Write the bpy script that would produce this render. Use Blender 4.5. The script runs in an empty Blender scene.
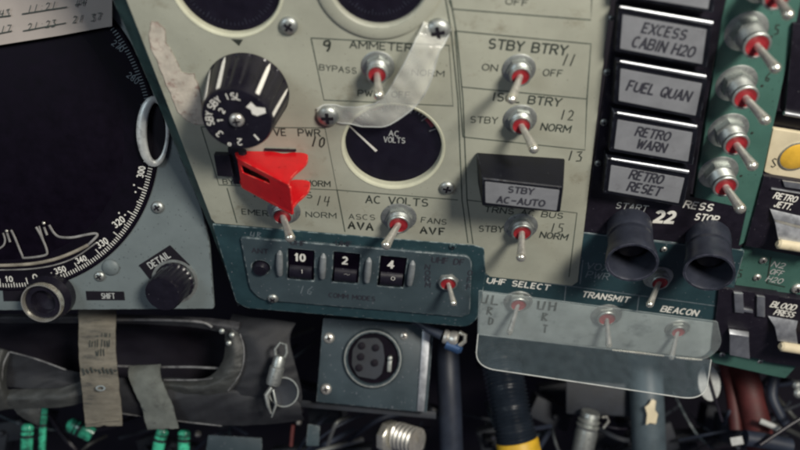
import bpy, bmesh, math, random
from mathutils import Vector, Matrix
random.seed(7)
S = bpy.context.scene
C = S.collection
# ---------------------------------------------------------------- camera, world, lamps
FPX = 730.0                      # focal length in photo pixels (photo 800 wide)
TH = math.radians(40.6); RO = math.radians(2.75); D0 = 0.365
Fw = Vector((0, math.cos(TH), -math.sin(TH)))
up0 = Vector((0, math.sin(TH), math.cos(TH))); X0 = Vector((1, 0, 0))
UP = up0*math.cos(RO) - X0*math.sin(RO)
RT = X0*math.cos(RO) + up0*math.sin(RO)
CP = -Fw*D0
cam = bpy.data.cameras.new('camera'); co = bpy.data.objects.new('camera', cam); C.objects.link(co)
co.matrix_world = Matrix.Translation(CP) @ Matrix((RT, UP, -Fw)).transposed().to_4x4()
cam.sensor_width = 36; cam.lens = FPX/800*36; cam.clip_start = 0.01; cam.clip_end = 20
cam.dof.use_dof = True; cam.dof.focus_distance = 0.362; cam.dof.aperture_fstop = 6.3
S.camera = co
w = bpy.data.worlds.new("World"); S.world = w; w.use_nodes = True
w.node_tree.nodes['Background'].inputs[0].default_value = (0.50, 0.52, 0.75, 1)
w.node_tree.nodes['Background'].inputs[1].default_value = 0.085
def area(name, loc, target, size, size_y, power, col):
    l = bpy.data.lights.new(name, 'AREA'); l.shape = 'RECTANGLE'; l.size = size; l.size_y = size_y
    l.energy = power; l.color = col
    o = bpy.data.objects.new(name, l); C.objects.link(o); o.location = loc
    o.rotation_euler = (Vector(target)-Vector(loc)).to_track_quat('-Z', 'Y').to_euler()
area('key_lamp', (0.34, -0.42, 0.62), (0.02, 0, 0.02), 0.19, 0.14, 8.8, (1.0, 0.95, 0.85))
area('fill_lamp', (-0.55, -0.45, 0.45), (-0.05, 0, 0), 0.25, 0.25, 1.5, (0.80, 0.93, 1.0))  # unseen fill added on the left to lift the dark side
S.view_settings.view_transform = 'Standard'; S.view_settings.look = 'None'
S.view_settings.exposure = 0.0; S.view_settings.gamma = 1.0
S.cycles.filter_width = 2.3
S.cycles.max_bounces = 8; S.cycles.transparent_max_bounces = 12
S.cycles.use_denoising = True

# ---------------------------------------------------------------- geometry helpers
def ray(px, py): return (Fw*FPX + RT*(px-400) - UP*(py-225)).normalized()
def proj(P):
    d = P-CP; z = d.dot(Fw); return (400+FPX*d.dot(RT)/z, 225-FPX*d.dot(UP)/z)
class Fr:
    """a local frame lying on a surface; local unit = one photo pixel at that distance"""
    def __init__(s, O, A, B, N, u=None):
        s.O, s.A, s.B, s.N = O, A.normalized(), B.normalized(), N.normalized()
        s.u = u if u else (O-CP).dot(Fw)/FPX
    def M(s):
        m = Matrix((s.A, s.B, s.N)).transposed().to_4x4(); m.translation = s.O; return m
    def hit(s, px, py, h=0.0):
        r = ray(px, py); P0 = s.O + s.N*(h*s.u)
        t = (P0-CP).dot(s.N)/r.dot(s.N); P = CP + r*t - s.O
        return Vector((P.dot(s.A)/s.u, P.dot(s.B)/s.u))
    def h3(s, px, py, h=0.0):
        v = s.hit(px, py, h); return Vector((v.x, v.y, h))
    def w(s, a, b, c=0): return s.O + (s.A*a + s.B*b + s.N*c)*s.u
    def at(s, px, py, h=0.0, rot=0.0, slope=None):
        v = s.hit(px, py, h); O = s.w(v.x, v.y, h)
        if slope is not None:
            e = s.hit(px+20, py+20*slope, h); rot = math.degrees(math.atan2(e.y-v.y, e.x-v.x))
        c, q = math.cos(math.radians(rot)), math.sin(math.radians(rot))
        return Fr(O, s.A*c + s.B*q, s.B*c - s.A*q, s.N)
    def hdy(s, dy):
        y0 = proj(s.O)[1]; lo, hi = 0, 200
        for _ in range(40):
            m = (lo+hi)/2
            if proj(s.w(0, 0, m))[1]-y0 < dy: lo = m
            else: hi = m
        return lo
    def dep(s, px, py, depth):            # local point of a pixel at a given distance (mm) along the view axis
        r = ray(px, py); P = CP + r*(depth/1000/r.dot(Fw)) - s.O
        return Vector((P.dot(s.A)/s.u, P.dot(s.B)/s.u, P.dot(s.N)/s.u))
PN = Fr(Vector((0, 0, 0)), Vector((1, 0, 0)), Vector((0, 0, 1)), Vector((0, -1, 0)))
def camfr(px, py, depth, rot=0):
    r = ray(px, py); O = CP + r*(depth/1000/r.dot(Fw))
    c, q = math.cos(math.radians(rot)), math.sin(math.radians(rot))
    return Fr(O, RT*c + UP*q, UP*c - RT*q, -Fw)
def crm(P, n):
    out = []
    for i in range(len(P)-1):
        p0, p1, p2, p3 = P[max(i-1, 0)], P[i], P[i+1], P[min(i+2, len(P)-1)]
        for k in range(n):
            t = k/n; out.append(.5*((2*p1)+(p2-p0)*t+(2*p0-5*p1+4*p2-p3)*t*t+(3*p1-p0-3*p2+p3)*t**3))
    return out + [P[-1]]
class MB:
    def __init__(s): s.v = []; s.f = []
    def add(s, vs, fs):
        n = len(s.v); s.v += [Vector(v) for v in vs]; s.f += [tuple(i+n for i in f) for f in fs]; return s
    def lathe(s, prof, seg=32, c=(0, 0, 0), axis=None, flute=None):
        c = Vector(c); q = Matrix.Identity(3)
        if axis is not None: q = Vector((0, 0, 1)).rotation_difference(Vector(axis)).to_matrix()
        vs = []; fs = []
        for (r, z) in prof:
            for k in range(seg):
                a = 2*math.pi*k/seg; rr = r*(flute(a, z) if flute else 1)
                vs.append(c + q @ Vector((rr*math.cos(a), rr*math.sin(a), z)))
        m = len(prof)
        for i in range(m-1):
            for k in range(seg):
                k2 = (k+1) % seg; fs.append((i*seg+k, i*seg+k2, (i+1)*seg+k2, (i+1)*seg+k))
        if prof[0][0] > 1e-6: fs.append(tuple(range(seg))[::-1])
        if prof[-1][0] > 1e-6: fs.append(tuple((m-1)*seg+k for k in range(seg)))
        return s.add(vs, fs)
    def ring(s, prof, seg=40, c=(0, 0, 0), axis=None, sx=1, sy=1):      # closed profile
        c = Vector(c); q = Matrix.Identity(3)
        if axis is not None: q = Vector((0, 0, 1)).rotation_difference(Vector(axis)).to_matrix()
        vs = []; fs = []; m = len(prof)
        for (r, z) in prof:
            for k in range(seg):
                a = 2*math.pi*k/seg; vs.append(c + q @ Vector((r*math.cos(a)*sx, r*math.sin(a)*sy, z)))
        for i in range(m):
            j = (i+1) % m
            for k in range(seg):
                k2 = (k+1) % seg; fs.append((i*seg+k, i*seg+k2, j*seg+k2, j*seg+k))
        return s.add(vs, fs)
    def tube(s, pts, rad, seg=14, flat=1.0, upv=(0, 0, 1)):
        pts = [Vector(p) for p in pts]; n = len(pts)
        if not hasattr(rad, '__len__'): rad = [rad]*n
        vs = []; fs = []; u = Vector(upv)
        for i, p in enumerate(pts):
            t = (pts[min(i+1, n-1)]-pts[max(i-1, 0)]).normalized()
            a = t.cross(u)
            if a.length < 1e-3: a = t.cross(Vector((0, 1, 0)))
            a.normalize(); b = a.cross(t)
            for k in range(seg):
                g = 2*math.pi*k/seg; vs.append(p + a*math.cos(g)*rad[i] + b*math.sin(g)*rad[i]*flat)
        for i in range(n-1):
            for k in range(seg):
                k2 = (k+1) % seg; fs.append((i*seg+k, i*seg+k2, (i+1)*seg+k2, (i+1)*seg+k))
        fs.append(tuple(range(seg))[::-1]); fs.append(tuple((n-1)*seg+k for k in range(seg)))
        return s.add(vs, fs)
    def hexa(s, lo, hi):                  # two rings of n points
        n = len(lo); fs = [tuple(range(n))[::-1], tuple(range(n, 2*n))]
        for k in range(n): fs.append((k, (k+1) % n, n+(k+1) % n, n+k))
        return s.add(list(lo)+list(hi), fs)
    def box(s, x0, x1, y0, y1, z0, z1):
        return s.hexa([(x0, y0, z0), (x1, y0, z0), (x1, y1, z0), (x0, y1, z0)], [(x0, y0, z1), (x1, y0, z1), (x1, y1, z1), (x0, y1, z1)])
    def strip(s, pts, wid, th=0.4):       # flat painted stroke lying in the local xy plane (pts carry z)
        pts = [Vector(p) for p in pts]; n = len(pts); L = []; R = []
        for i, p in enumerate(pts):
            t = (pts[min(i+1, n-1)]-pts[max(i-1, 0)]); t.z = 0; t.normalize(); q = Vector((-t.y, t.x, 0))*wid/2
            L.append(p+q); R.append(p-q)
        vs = []; fs = []
        for i in range(n): vs += [L[i], R[i]]
        for i in range(n-1): fs.append((2*i, 2*i+1, 2*i+3, 2*i+2))
        return s.add(vs, fs)
    def sheet(s, rows, th):               # grid of points with thickness (solid)
        m = len(rows); n = len(rows[0]); vs = []; fs = []
        nor = (Vector(rows[0][-1])-Vector(rows[0][0])).cross(Vector(rows[-1][0])-Vector(rows[0][0])).normalized()
        if nor.z < 0: nor = -nor
        for k in (0, 1):
            for r in rows:
                for p in r: vs.append(Vector(p) - nor*(th*k))
        g = lambda k, i, j: k*m*n + i*n + j
        for i in range(m-1):
            for j in range(n-1):
                fs.append((g(0, i, j), g(0, i, j+1), g(0, i+1, j+1), g(0, i+1, j)))
                fs.append((g(1, i, j), g(1, i+1, j), g(1, i+1, j+1), g(1, i, j+1)))
        for i in range(m-1):
            for j in (0, n-1): fs.append((g(0, i, j), g(0, i+1, j), g(1, i+1, j), g(1, i, j)))
        for j in range(n-1):
            for i in (0, m-1): fs.append((g(0, i, j), g(0, i, j+1), g(1, i, j+1), g(1, i, j)))
        return s.add(vs, fs)
    def build(s, name, mat, fr, parent=None, bevel=0, seg=2, smooth=35, sub=0):
        bm = bmesh.new(); V = [bm.verts.new(v) for v in s.v]
        for f in s.f:
            try: bm.faces.new([V[i] for i in f])
            except ValueError: pass
        bmesh.ops.recalc_face_normals(bm, faces=bm.faces)
        if bevel:
            ed = [e for e in bm.edges if len(e.link_faces) == 2 and e.calc_face_angle(0) > 0.6]
            bmesh.ops.bevel(bm, geom=ed, offset=bevel, segments=seg, profile=0.6, affect='EDGES', clamp_overlap=True)
        me = bpy.data.meshes.new(name); bm.to_mesh(me); bm.free()
        return link(name, me, mat, fr, parent, smooth, sub)
class Words:
    def __init__(s): s.l = []
    def new(s): s.l.append(MB()); return s.l[-1]
    def strip(s, *a): return s.new().strip(*a)
    def add(s, *a): return s.new().add(*a)
    def build(s, name, mat, fr, parent): return [m.build(name, mat, fr, parent) for m in s.l]
def link(name, me, mat, fr, parent, smooth=35, sub=0):
    me.transform(Matrix.Scale(fr.u, 4))
    me.polygons.foreach_set('use_smooth', [True]*len(me.polygons)); me.set_sharp_from_angle(angle=math.radians(smooth))
    me.materials.clear(); me.materials.append(mat)
    o = bpy.data.objects.new(name, me); C.objects.link(o)
    if sub:
        md = o.modifiers.new('s', 'SUBSURF'); md.levels = sub; md.render_levels = sub
    if parent: o.parent = parent
    else: o.matrix_world = fr.M()
    return o
def curve_mesh(outlines, z0, z1, bev, res=2):
    cu = bpy.data.curves.new('c', 'CURVE'); cu.dimensions = '2D'; cu.fill_mode = 'BOTH'
    cu.extrude = max((z1-z0)/2-bev, 0.001); cu.bevel_depth = bev; cu.bevel_resolution = res; cu.offset = -bev
    for pts in outlines:
        sp = cu.splines.new('POLY'); sp.points.add(len(pts)-1)
        for i, p in enumerate(pts): sp.points[i].co = (p[0], p[1], 0, 1)
        sp.use_cyclic_u = True
    o = bpy.data.objects.new('c', cu); C.objects.link(o); bpy.context.view_layer.update()
    me = bpy.data.meshes.new_from_object(o.evaluated_get(bpy.context.evaluated_depsgraph_get()))
    bpy.data.objects.remove(o); bpy.data.curves.remove(cu)
    me.transform(Matrix.Translation((0, 0, (z0+z1)/2)))
    return me
def ccw(p):
    a = sum(p[i][0]*p[(i+1) % len(p)][1]-p[(i+1) % len(p)][0]*p[i][1] for i in range(len(p)))
    return list(p) if a > 0 else list(p)[::-1]
def plate(name, fr, outlines, z0, z1, bev, mat, parent=None, smooth=35):
    outs = [ccw(outlines[0])] + [ccw(o)[::-1] for o in outlines[1:]]
    me = curve_mesh(outs, z0, z1, bev); me.name = name
    return link(name, me, mat, fr, parent, smooth)
def rnd(pts, r, n=5):
    out = []; m = len(pts); pts = [Vector(p[:2]) for p in pts]
    rr = r if hasattr(r, '__len__') else [r]*m
    for i in range(m):
        p = pts[i]; a = (pts[i-1]-p); b = (pts[(i+1) % m]-p)
        q = min(rr[i], a.length*.48, b.length*.48)
        if q < .01: out.append(p); continue
        A = p+a.normalized()*q; B = p+b.normalized()*q
        for k in range(n+1):
            t = k/n; out.append(A*(1-t)**2 + p*2*t*(1-t) + B*t*t)
    return out
def poly(fr, pxs, h=0): return [fr.hit(x, y, h) for x, y in pxs]
def circ(r, n=64, c=(0, 0), sx=1, sy=1): return [Vector((c[0]+r*sx*math.cos(2*math.pi*k/n), c[1]+r*sy*math.sin(2*math.pi*k/n))) for k in range(n)]
def arc(cx, cy, rx, ry, a0, a1, n=9):
    return [(cx+rx*math.cos(math.radians(a0+(a1-a0)*k/n)), cy+ry*math.sin(math.radians(a0+(a1-a0)*k/n))) for k in range(n+1)]
GL = {'A': [[(0,0),(.5,1)],[(.5,1),(1,0)],[(.2,.35),(.8,.35)]], 'B': [[(0,0),(0,1)],[(0,1),(.6,1)]+arc(.6,.76,.33,.24,80,-80)+[(0,.52)],[(0,.52),(.65,.52)]+arc(.65,.26,.35,.26,80,-80)+[(0,0)]],
 'C': [arc(.52,.5,.52,.5,50,310,14)], 'D': [[(0,0),(0,1)],[(0,1),(.4,1)]+arc(.4,.5,.6,.5,85,-85,12)+[(0,0)]], 'E': [[(0,0),(0,1)],[(0,1),(.85,1)],[(0,.52),(.7,.52)],[(0,0),(.85,0)]],
 'F': [[(0,0),(0,1)],[(0,1),(.85,1)],[(0,.52),(.7,.52)]], 'G': [arc(.52,.5,.52,.5,50,340,14),[(1,.45),(.6,.45)]], 'H': [[(0,0),(0,1)],[(1,0),(1,1)],[(0,.52),(1,.52)]],
 'I': [[(.5,0),(.5,1)]], 'J': [[(.8,1),(.8,.3)]+arc(.4,.3,.4,.3,-5,-170)], 'K': [[(0,0),(0,1)],[(0,.4),(.9,1)],[(.3,.6),(1,0)]], 'L': [[(0,1),(0,0)],[(0,0),(.85,0)]],
 'M': [[(0,0),(0,1)],[(0,1),(.5,.35)],[(.5,.35),(1,1)],[(1,1),(1,0)]], 'N': [[(0,0),(0,1)],[(0,1),(1,0)],[(1,0),(1,1)]], 'O': [arc(.5,.5,.52,.5,90,450,18)],
 'P': [[(0,0),(0,1)],[(0,1),(.6,1)]+arc(.6,.73,.36,.27,80,-80)+[(0,.46)]], 'Q': [arc(.5,.5,.52,.5,90,450,18),[(.6,.3),(1,-.05)]], 'R': [[(0,0),(0,1)],[(0,1),(.6,1)]+arc(.6,.75,.36,.25,80,-80)+[(0,.5)],[(.5,.5),(1,0)]],
 'S': [arc(.5,.74,.42,.26,30,250,10)+arc(.5,.26,.45,.26,70,-150,10)], 'T': [[(0,1),(1,1)],[(.5,1),(.5,0)]], 'U': [[(0,1),(0,.35)]+arc(.5,.35,.5,.35,185,355,10)+[(1,1)]], 'V': [[(0,1),(.5,0)],[(.5,0),(1,1)]],
 'W': [[(0,1),(.25,0)],[(.25,0),(.5,.8)],[(.5,.8),(.75,0)],[(.75,0),(1,1)]], 'X': [[(0,0),(1,1)],[(0,1),(1,0)]], 'Y': [[(0,1),(.5,.5)],[(1,1),(.5,.5)],[(.5,.5),(.5,0)]], 'Z': [[(0,1),(1,1)],[(1,1),(0,0)],[(0,0),(1,0)]],
 '0': [arc(.5,.5,.45,.5,90,450,18)], '1': [[(.2,.78),(.55,1)],[(.55,1),(.55,0)]], '2': [arc(.48,.7,.42,.3,160,-30,10)+[(.05,0)],[(.05,0),(.95,0)]], '3': [arc(.45,.75,.4,.25,150,-85,10),arc(.45,.26,.45,.26,85,-150,10)],
 '4': [[(.7,0),(.7,1)],[(.7,1),(0,.3)],[(0,.3),(1,.3)]], '5': [[(.9,1),(.2,1)],[(.2,1),(.15,.55)],[(.15,.55)]+arc(.45,.32,.45,.32,110,-150,10)], '6': [arc(.5,.3,.42,.3,90,450,14),[(.1,.35),(.15,.65),(.4,.92),(.8,1)]],
 '7': [[(.05,1),(.95,1)],[(.95,1),(.35,0)]], '8': [arc(.5,.74,.36,.26,90,450,14),arc(.5,.25,.44,.26,90,450,14)], '9': [arc(.5,.7,.42,.3,90,450,14),[(.9,.65),(.85,.35),(.6,.08),(.2,0)]],
 '-': [[(.1,.5),(.9,.5)]], '.': [[(.4,0),(.6,.02)]], '~': [[(0,.3),(.3,.9),(.7,.1),(1,.7)]]}
GW_ = {'I': .35, '1': .7, 'M': 1.2, 'W': 1.3, ' ': .6, '.': .3, '-': .9, 'L': .85, 'E': .85, 'F': .85, 'J': .8}
def text_strokes(s_):
    x = 0; out = []
    for c in s_:
        w_ = GW_.get(c, 1.0)*.72
        for st in GL.get(c, []): out.append([(x+p[0]*w_, p[1]) for p in st])
        x += w_ + .26
    x -= .26
    return [[(a/x-.5, b-.5) for a, b in st] for st in out]
def txt(mb, fr, s, px, py, wpx, hpx, slope=.085, z=.15, bold=.0, lean=0.0, vert=False):
    if isinstance(mb, Words): mb = mb.new()
    """engraved single-line letters lying on the surface of frame fr, centred at a photo pixel"""
    a = fr.hit(px-wpx/2, py-wpx*slope/2, z); b = fr.hit(px+wpx/2, py+wpx*slope/2, z)
    t = fr.hit(px, py-hpx/2, z); q = fr.hit(px, py+hpx/2, z)
    X = (b-a); Y = Vector((-X.y, X.x)).normalized()*(t-q).length; Cn = (a+b)/2; wd = Y.length*(.13+bold*2.2)
    for k, st in enumerate(text_strokes(s)):
        pts = []
        for (x, y) in st: pts.append(Vector((*(Cn + X*x + Y*y), z+.012*(k % 5))))
        if len(pts) == 2: e = (pts[1]-pts[0]).normalized()*wd*.4; pts = [pts[0]-e, pts[1]+e]
        mb.strip(pts, wd)
def line(mb, fr, pxs, wd=.9, z=.12): mb.strip([fr.h3(x, y, z) for x, y in pxs], wd)
STK = {'9': [[(.8,.75),(.6,1),(.2,.9),(.15,.6),(.5,.5),(.8,.75),(.75,.3),(.6,0)]], '1': [[(.55,1),(.45,0)]],
 '2': [[(.1,.8),(.4,1),(.8,.85),(.7,.5),(.1,0),(.9,.05)]], '3': [[(.1,.9),(.8,1),(.4,.6),(.8,.4),(.7,.05),(.1,0)]],
 '4': [[(.2,1),(.1,.45),(.9,.5)],[(.75,1),(.65,0)]], '5': [[(.9,1),(.25,1),(.2,.6),(.7,.55),(.75,.15),(.1,0)]],
 '0': [[(.5,1),(.15,.7),(.2,.15),(.5,0),(.85,.3),(.8,.85),(.5,1)]], 'I': [[(.6,1),(.4,0)]],
 '6': [[(.8,1),(.2,.5),(.2,.1),(.6,0),(.8,.3),(.25,.4)]], 'B': [[(.1,0),(.1,1),(.7,.9),(.2,.55),(.8,.3),(.1,0)]],
 'S': [[(.85,.9),(.5,1),(.2,.8),(.5,.5),(.8,.25),(.4,0),(.1,.15)]], 'U': [[(.1,1),(.15,.1),(.7,.05),(.85,1)]], 'L': [[(.15,1),(.1,0),(.85,0)]],
 'R': [[(.1,0),(.15,1),(.8,.85),(.2,.5),(.85,0)]], 'D': [[(.15,0),(.15,1),(.8,.7),(.75,.2),(.15,0)]], 'H': [[(.15,1),(.15,0)],[(.85,1),(.8,0)],[(.15,.5),(.85,.55)]],
 'T': [[(.1,1),(.9,.95)],[(.5,1),(.5,0)]], 'A': [[(0,0),(.45,1),(.9,0)],[(.2,.4),(.75,.4)]], 'V': [[(0,1),(.45,0),(.9,1)]], 'F': [[(.15,0),(.15,1),(.9,1)],[(.15,.55),(.7,.55)]],
 '7': [[(.1,1),(.9,1),(.4,0)]], '8': [[(.8,.85),(.4,1),(.25,.75),(.8,.3),(.5,0),(.15,.25),(.75,.7),(.8,.85)]], ':': [[(.45,.7),(.55,.65)],[(.45,.2),(.55,.15)]]}
def hand(mb, fr, s, px, py, cw, ch, slope=.085, wd=1.0, z=.18, lean=.15):
    if isinstance(mb, Words): mb = mb.new()
    n = len(s)
    for i, c in enumerate(s):
        for st in STK.get(c, []):
            pts = []
            for (x, y) in st:
                X = (i-n/2+x*.8+.1)*cw + (y-.5)*ch*lean; pts.append(fr.h3(px+X, py+X*slope-(y-.5)*ch, z))
            sm = [pts[0]]
            for k in range(1, len(pts)):
                for q in (.5, 1): sm.append(pts[k-1].lerp(pts[k], q))
            mb.strip(sm, wd)
# ---------------------------------------------------------------- tagging
def tag(o, label, cat, group=None, kind=None):
    o['label'] = label; o['category'] = cat
    if group: o['group'] = group
    if kind: o['kind'] = kind
    return o
def thing(name, label, cat, fr, group=None):
    o = bpy.data.objects.new(name, None); C.objects.link(o); o.matrix_world = fr.M(); o.empty_display_size = .01
    return tag(o, label, cat, group)
# ---------------------------------------------------------------- materials
def sr(r, g, b):
    f = lambda c: (c/255/12.92) if c/255 <= .04045 else ((c/255+.055)/1.055)**2.4
    return (f(r), f(g), f(b), 1)
def mat(name, col, rough=.5, metal=0.0, var=.18, scale=90, bump=.0, wear=None, wearw=.0004, weart=.5, trans=0, coat=0, alpha=1, dirt=None, dirts=60, dirtt=.6, spec=.5, emit=0, speck=0, speckc=(.22,.22,.25,1), bscale=None, stretch=None):
    m = bpy.data.materials.new(name); m.use_nodes = True; nt = m.node_tree; N = nt.nodes; L = nt.links
    bs = N['Principled BSDF']; bs.inputs['Roughness'].default_value = rough; bs.inputs['Metallic'].default_value = metal
    bs.inputs['Specular IOR Level'].default_value = spec
    tc = N.new('ShaderNodeTexCoord'); vec = tc.outputs['Object']
    oi = N.new('ShaderNodeObjectInfo'); va = N.new('ShaderNodeVectorMath'); va.operation = 'ADD'; L.new(vec, va.inputs[0]); L.new(oi.outputs['Random'], va.inputs[1]); vec = va.outputs[0]
    if stretch:
        mp = N.new('ShaderNodeMapping'); mp.inputs['Scale'].default_value = stretch; L.new(vec, mp.inputs[0]); vec = mp.outputs[0]
    nz = N.new('ShaderNodeTexNoise'); nz.inputs['Scale'].default_value = scale; nz.inputs['Detail'].default_value = 6; nz.inputs['Roughness'].default_value = .65
    L.new(vec, nz.inputs['Vector'])
    mr = N.new('ShaderNodeMapRange'); mr.inputs['From Min'].default_value = .25; mr.inputs['From Max'].default_value = .75
    mr.inputs['To Min'].default_value = 1-var; mr.inputs['To Max'].default_value = 1+var; L.new(nz.outputs['Fac'], mr.inputs['Value'])
    mul = N.new('ShaderNodeVectorMath'); mul.operation = 'SCALE'; mul.inputs[0].default_value = col[:3]; L.new(mr.outputs[0], mul.inputs['Scale'])
    c = mul.outputs[0]
    def mixin(c, fac, col2):
        mx = N.new('ShaderNodeMix'); mx.data_type = 'RGBA'; L.new(fac, mx.inputs['Factor']); L.new(c, mx.inputs['A']); mx.inputs['B'].default_value = col2; return mx.outputs['Result']
    if dirt:
        n2 = N.new('ShaderNodeTexNoise'); n2.inputs['Scale'].default_value = dirts; n2.inputs['Detail'].default_value = 8; n2.inputs['Roughness'].default_value = .7; L.new(vec, n2.inputs['Vector'])
        r2 = N.new('ShaderNodeMapRange'); r2.inputs['From Min'].default_value = dirtt; r2.inputs['From Max'].default_value = dirtt+.12; r2.inputs['To Max'].default_value = .75; L.new(n2.outputs['Fac'], r2.inputs['Value'])
        c = mixin(c, r2.outputs[0], dirt)
    if wear:
        bv = N.new('ShaderNodeBevel'); bv.samples = 4; bv.inputs['Radius'].default_value = wearw
        ge = N.new('ShaderNodeNewGeometry'); dp = N.new('ShaderNodeVectorMath'); dp.operation = 'DOT_PRODUCT'
        L.new(bv.outputs[0], dp.inputs[0]); L.new(ge.outputs['Normal'], dp.inputs[1])
        inv = N.new('ShaderNodeMapRange'); inv.inputs['From Min'].default_value = .9985; inv.inputs['From Max'].default_value = .96; L.new(dp.outputs['Value'], inv.inputs['Value'])
        n3 = N.new('ShaderNodeTexNoise'); n3.inputs['Scale'].default_value = 260; n3.inputs['Detail'].default_value = 5; L.new(vec, n3.inputs['Vector'])
        r3 = N.new('ShaderNodeMapRange'); r3.inputs['From Min'].default_value = weart; r3.inputs['From Max'].default_value = weart+.1; L.new(n3.outputs['Fac'], r3.inputs['Value'])
        mm = N.new('ShaderNodeMath'); mm.operation = 'MULTIPLY'; L.new(inv.outputs[0], mm.inputs[0]); L.new(r3.outputs[0], mm.inputs[1])
        c = mixin(c, mm.outputs[0], wear)
    if speck:
        vo = N.new('ShaderNodeTexVoronoi'); vo.inputs['Scale'].default_value = 420; L.new(vec, vo.inputs['Vector'])
        n4 = N.new('ShaderNodeTexNoise'); n4.inputs['Scale'].default_value = 700; n4.inputs['Detail'].default_value = 1; L.new(tc.outputs['Object'], n4.inputs['Vector'])
        sb = N.new('ShaderNodeMath'); sb.operation = 'MULTIPLY_ADD'; sb.inputs[1].default_value = -.5; L.new(n4.outputs['Fac'], sb.inputs[0]); sb.inputs[2].default_value = .25 + .10*speck
        ls = N.new('ShaderNodeMath'); ls.operation = 'LESS_THAN'; L.new(vo.outputs['Distance'], ls.inputs[0]); L.new(sb.outputs[0], ls.inputs[1])
        sx = N.new('ShaderNodeMath'); sx.operation = 'MULTIPLY'; sx.inputs[1].default_value = .7; L.new(ls.outputs[0], sx.inputs[0]); c = mixin(c, sx.outputs[0], speckc)
    L.new(c, bs.inputs['Base Color'])
    rr = N.new('ShaderNodeMapRange'); rr.inputs['To Min'].default_value = max(rough-.12, .03); rr.inputs['To Max'].default_value = min(rough+.15, 1); L.new(nz.outputs['Fac'], rr.inputs['Value']); L.new(rr.outputs[0], bs.inputs['Roughness'])
    if bump:
        nb = N.new('ShaderNodeTexNoise'); nb.inputs['Scale'].default_value = bscale or scale*6; nb.inputs['Detail'].default_value = 4; L.new(vec, nb.inputs['Vector'])
        b = N.new('ShaderNodeBump'); b.inputs['Strength'].default_value = bump; b.inputs['Distance'].default_value = .0003; L.new(nb.outputs['Fac'], b.inputs['Height']); L.new(b.outputs[0], bs.inputs['Normal'])
    if trans: bs.inputs['Transmission Weight'].default_value = trans
    if coat: bs.inputs['Coat Weight'].default_value = coat; bs.inputs['Coat Roughness'].default_value = .12
    if alpha < 1: bs.inputs['Alpha'].default_value = alpha
    if emit: bs.inputs['Emission Color'].default_value = col; bs.inputs['Emission Strength'].default_value = emit
    return m
M = {}
M['panel'] = mat('pale_grey_green_paint', (.322, .325, .266, 1), .55, var=.20, scale=22, bump=.06, bscale=900, dirt=(.20, .185, .135, 1), dirts=48, dirtt=.58, wear=(.10, .13, .11, 1), weart=.52, speck=.6, speckc=(.17,.17,.13,1))
M['panelside'] = mat('green_edge_paint', (.035, .070, .064, 1), .5, var=.4, scale=120, wear=(.35, .38, .34, 1), weart=.44, wearw=.0008, dirt=(.012, .02, .022, 1), dirts=90, dirtt=.52)
M['teal'] = mat('dark_teal_paint', (.020, .048, .058, 1), .42, var=.3, scale=60, bump=.1, wear=(.30, .36, .36, 1), weart=.46, wearw=.0007, dirt=(.05, .10, .10, 1), dirts=110, dirtt=.62, speck=.9)
M['tealface'] = mat('grey_teal_paint', (.046, .068, .079, 1), .45, var=.16, scale=60, bump=.05, wear=(.4, .45, .45, 1), weart=.46, wearw=.0006, dirt=(.03, .05, .06, 1), dirts=70, dirtt=.6, speck=.9)
M['leftface'] = mat('blue_grey_paint', (.125, .150, .155, 1), .5, var=.13, scale=50, bump=.08, wear=(.02, .02, .025, 1), weart=.47, wearw=.0007, dirt=(.06, .085, .09, 1), dirts=80, dirtt=.62, speck=1.2, speckc=(.05,.055,.06,1))
M['green'] = mat('worn_green_paint', (.052, .128, .105, 1), .45, var=.16, scale=50, bump=.06, wear=(.02, .03, .03, 1), dirt=(.025, .065, .055, 1), dirts=60, dirtt=.58, speck=1, speckc=(.02,.05,.045,1))
M['black'] = mat('black_plastic', (.010, .008, .014, 1), .38, var=.35, scale=200, wear=(.05, .05, .065, 1), weart=.5, speck=.6, speckc=(.08,.08,.09,1))
M['house'] = mat('satin_black_blue', (.0055, .006, .010, 1), .45, var=.3, scale=150, spec=.2, wear=(.07,.08,.10,1), weart=.46, speck=.5, speckc=(.05,.05,.06,1))
M['blackmatte'] = mat('matt_black', (.005, .0035, .008, 1), .75, var=.3, scale=300, bump=.25, bscale=2500, spec=.25)
M['gloss'] = mat('gloss_black', (.009, .008, .014, 1), .30, var=.3, scale=200, spec=.4, speck=.6, speckc=(.08,.08,.09,1))
M['screen'] = mat('dark_display', (.0032, .0018, .0055, 1), .5, var=.4, scale=150, spec=.08)
M['tube'] = mat('dark_grey_tube', (.022, .025, .037, 1), .36, var=.25, scale=150, wear=(.12, .12, .16, 1), weart=.45)
M['metal'] = mat('nickel_plate', (.66, .64, .59, 1), .36, .75, var=.25, scale=300, dirt=(.12, .12, .12, 1), dirts=260, dirtt=.6)
M['dullmetal'] = mat('dull_nickel', (.42, .44, .42, 1), .45, .85, var=.3, scale=300, dirt=(.06, .07, .07, 1), dirts=300, dirtt=.55)
M['bright'] = mat('bright_metal', (.86, .83, .72, 1), .25, .85, var=.08, scale=300)
M['alu'] = mat('brushed_aluminium', (.55, .57, .60, 1), .38, .9, var=.2, scale=200, dirt=(.2, .2, .22, 1), dirts=120, dirtt=.6)
M['gold'] = mat('brass_yellow', (.70, .60, .36, 1), .3, 1.0, var=.2, scale=300)
M['redrub'] = mat('red_collar_paint', (.25, .015, .021, 1), .45, var=.25, scale=400)
M['red'] = mat('red_plastic', (.56, .008, .012, 1), .3, var=.14, scale=200, bump=.05, wear=(.75, .16, .12, 1), weart=.47, wearw=.0006, dirt=(.28,.006,.01,1), dirts=120, dirtt=.60, coat=.2)
M['white'] = mat('white_paint', (.74, .72, .66, 1), .5, var=.12, scale=500)
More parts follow.
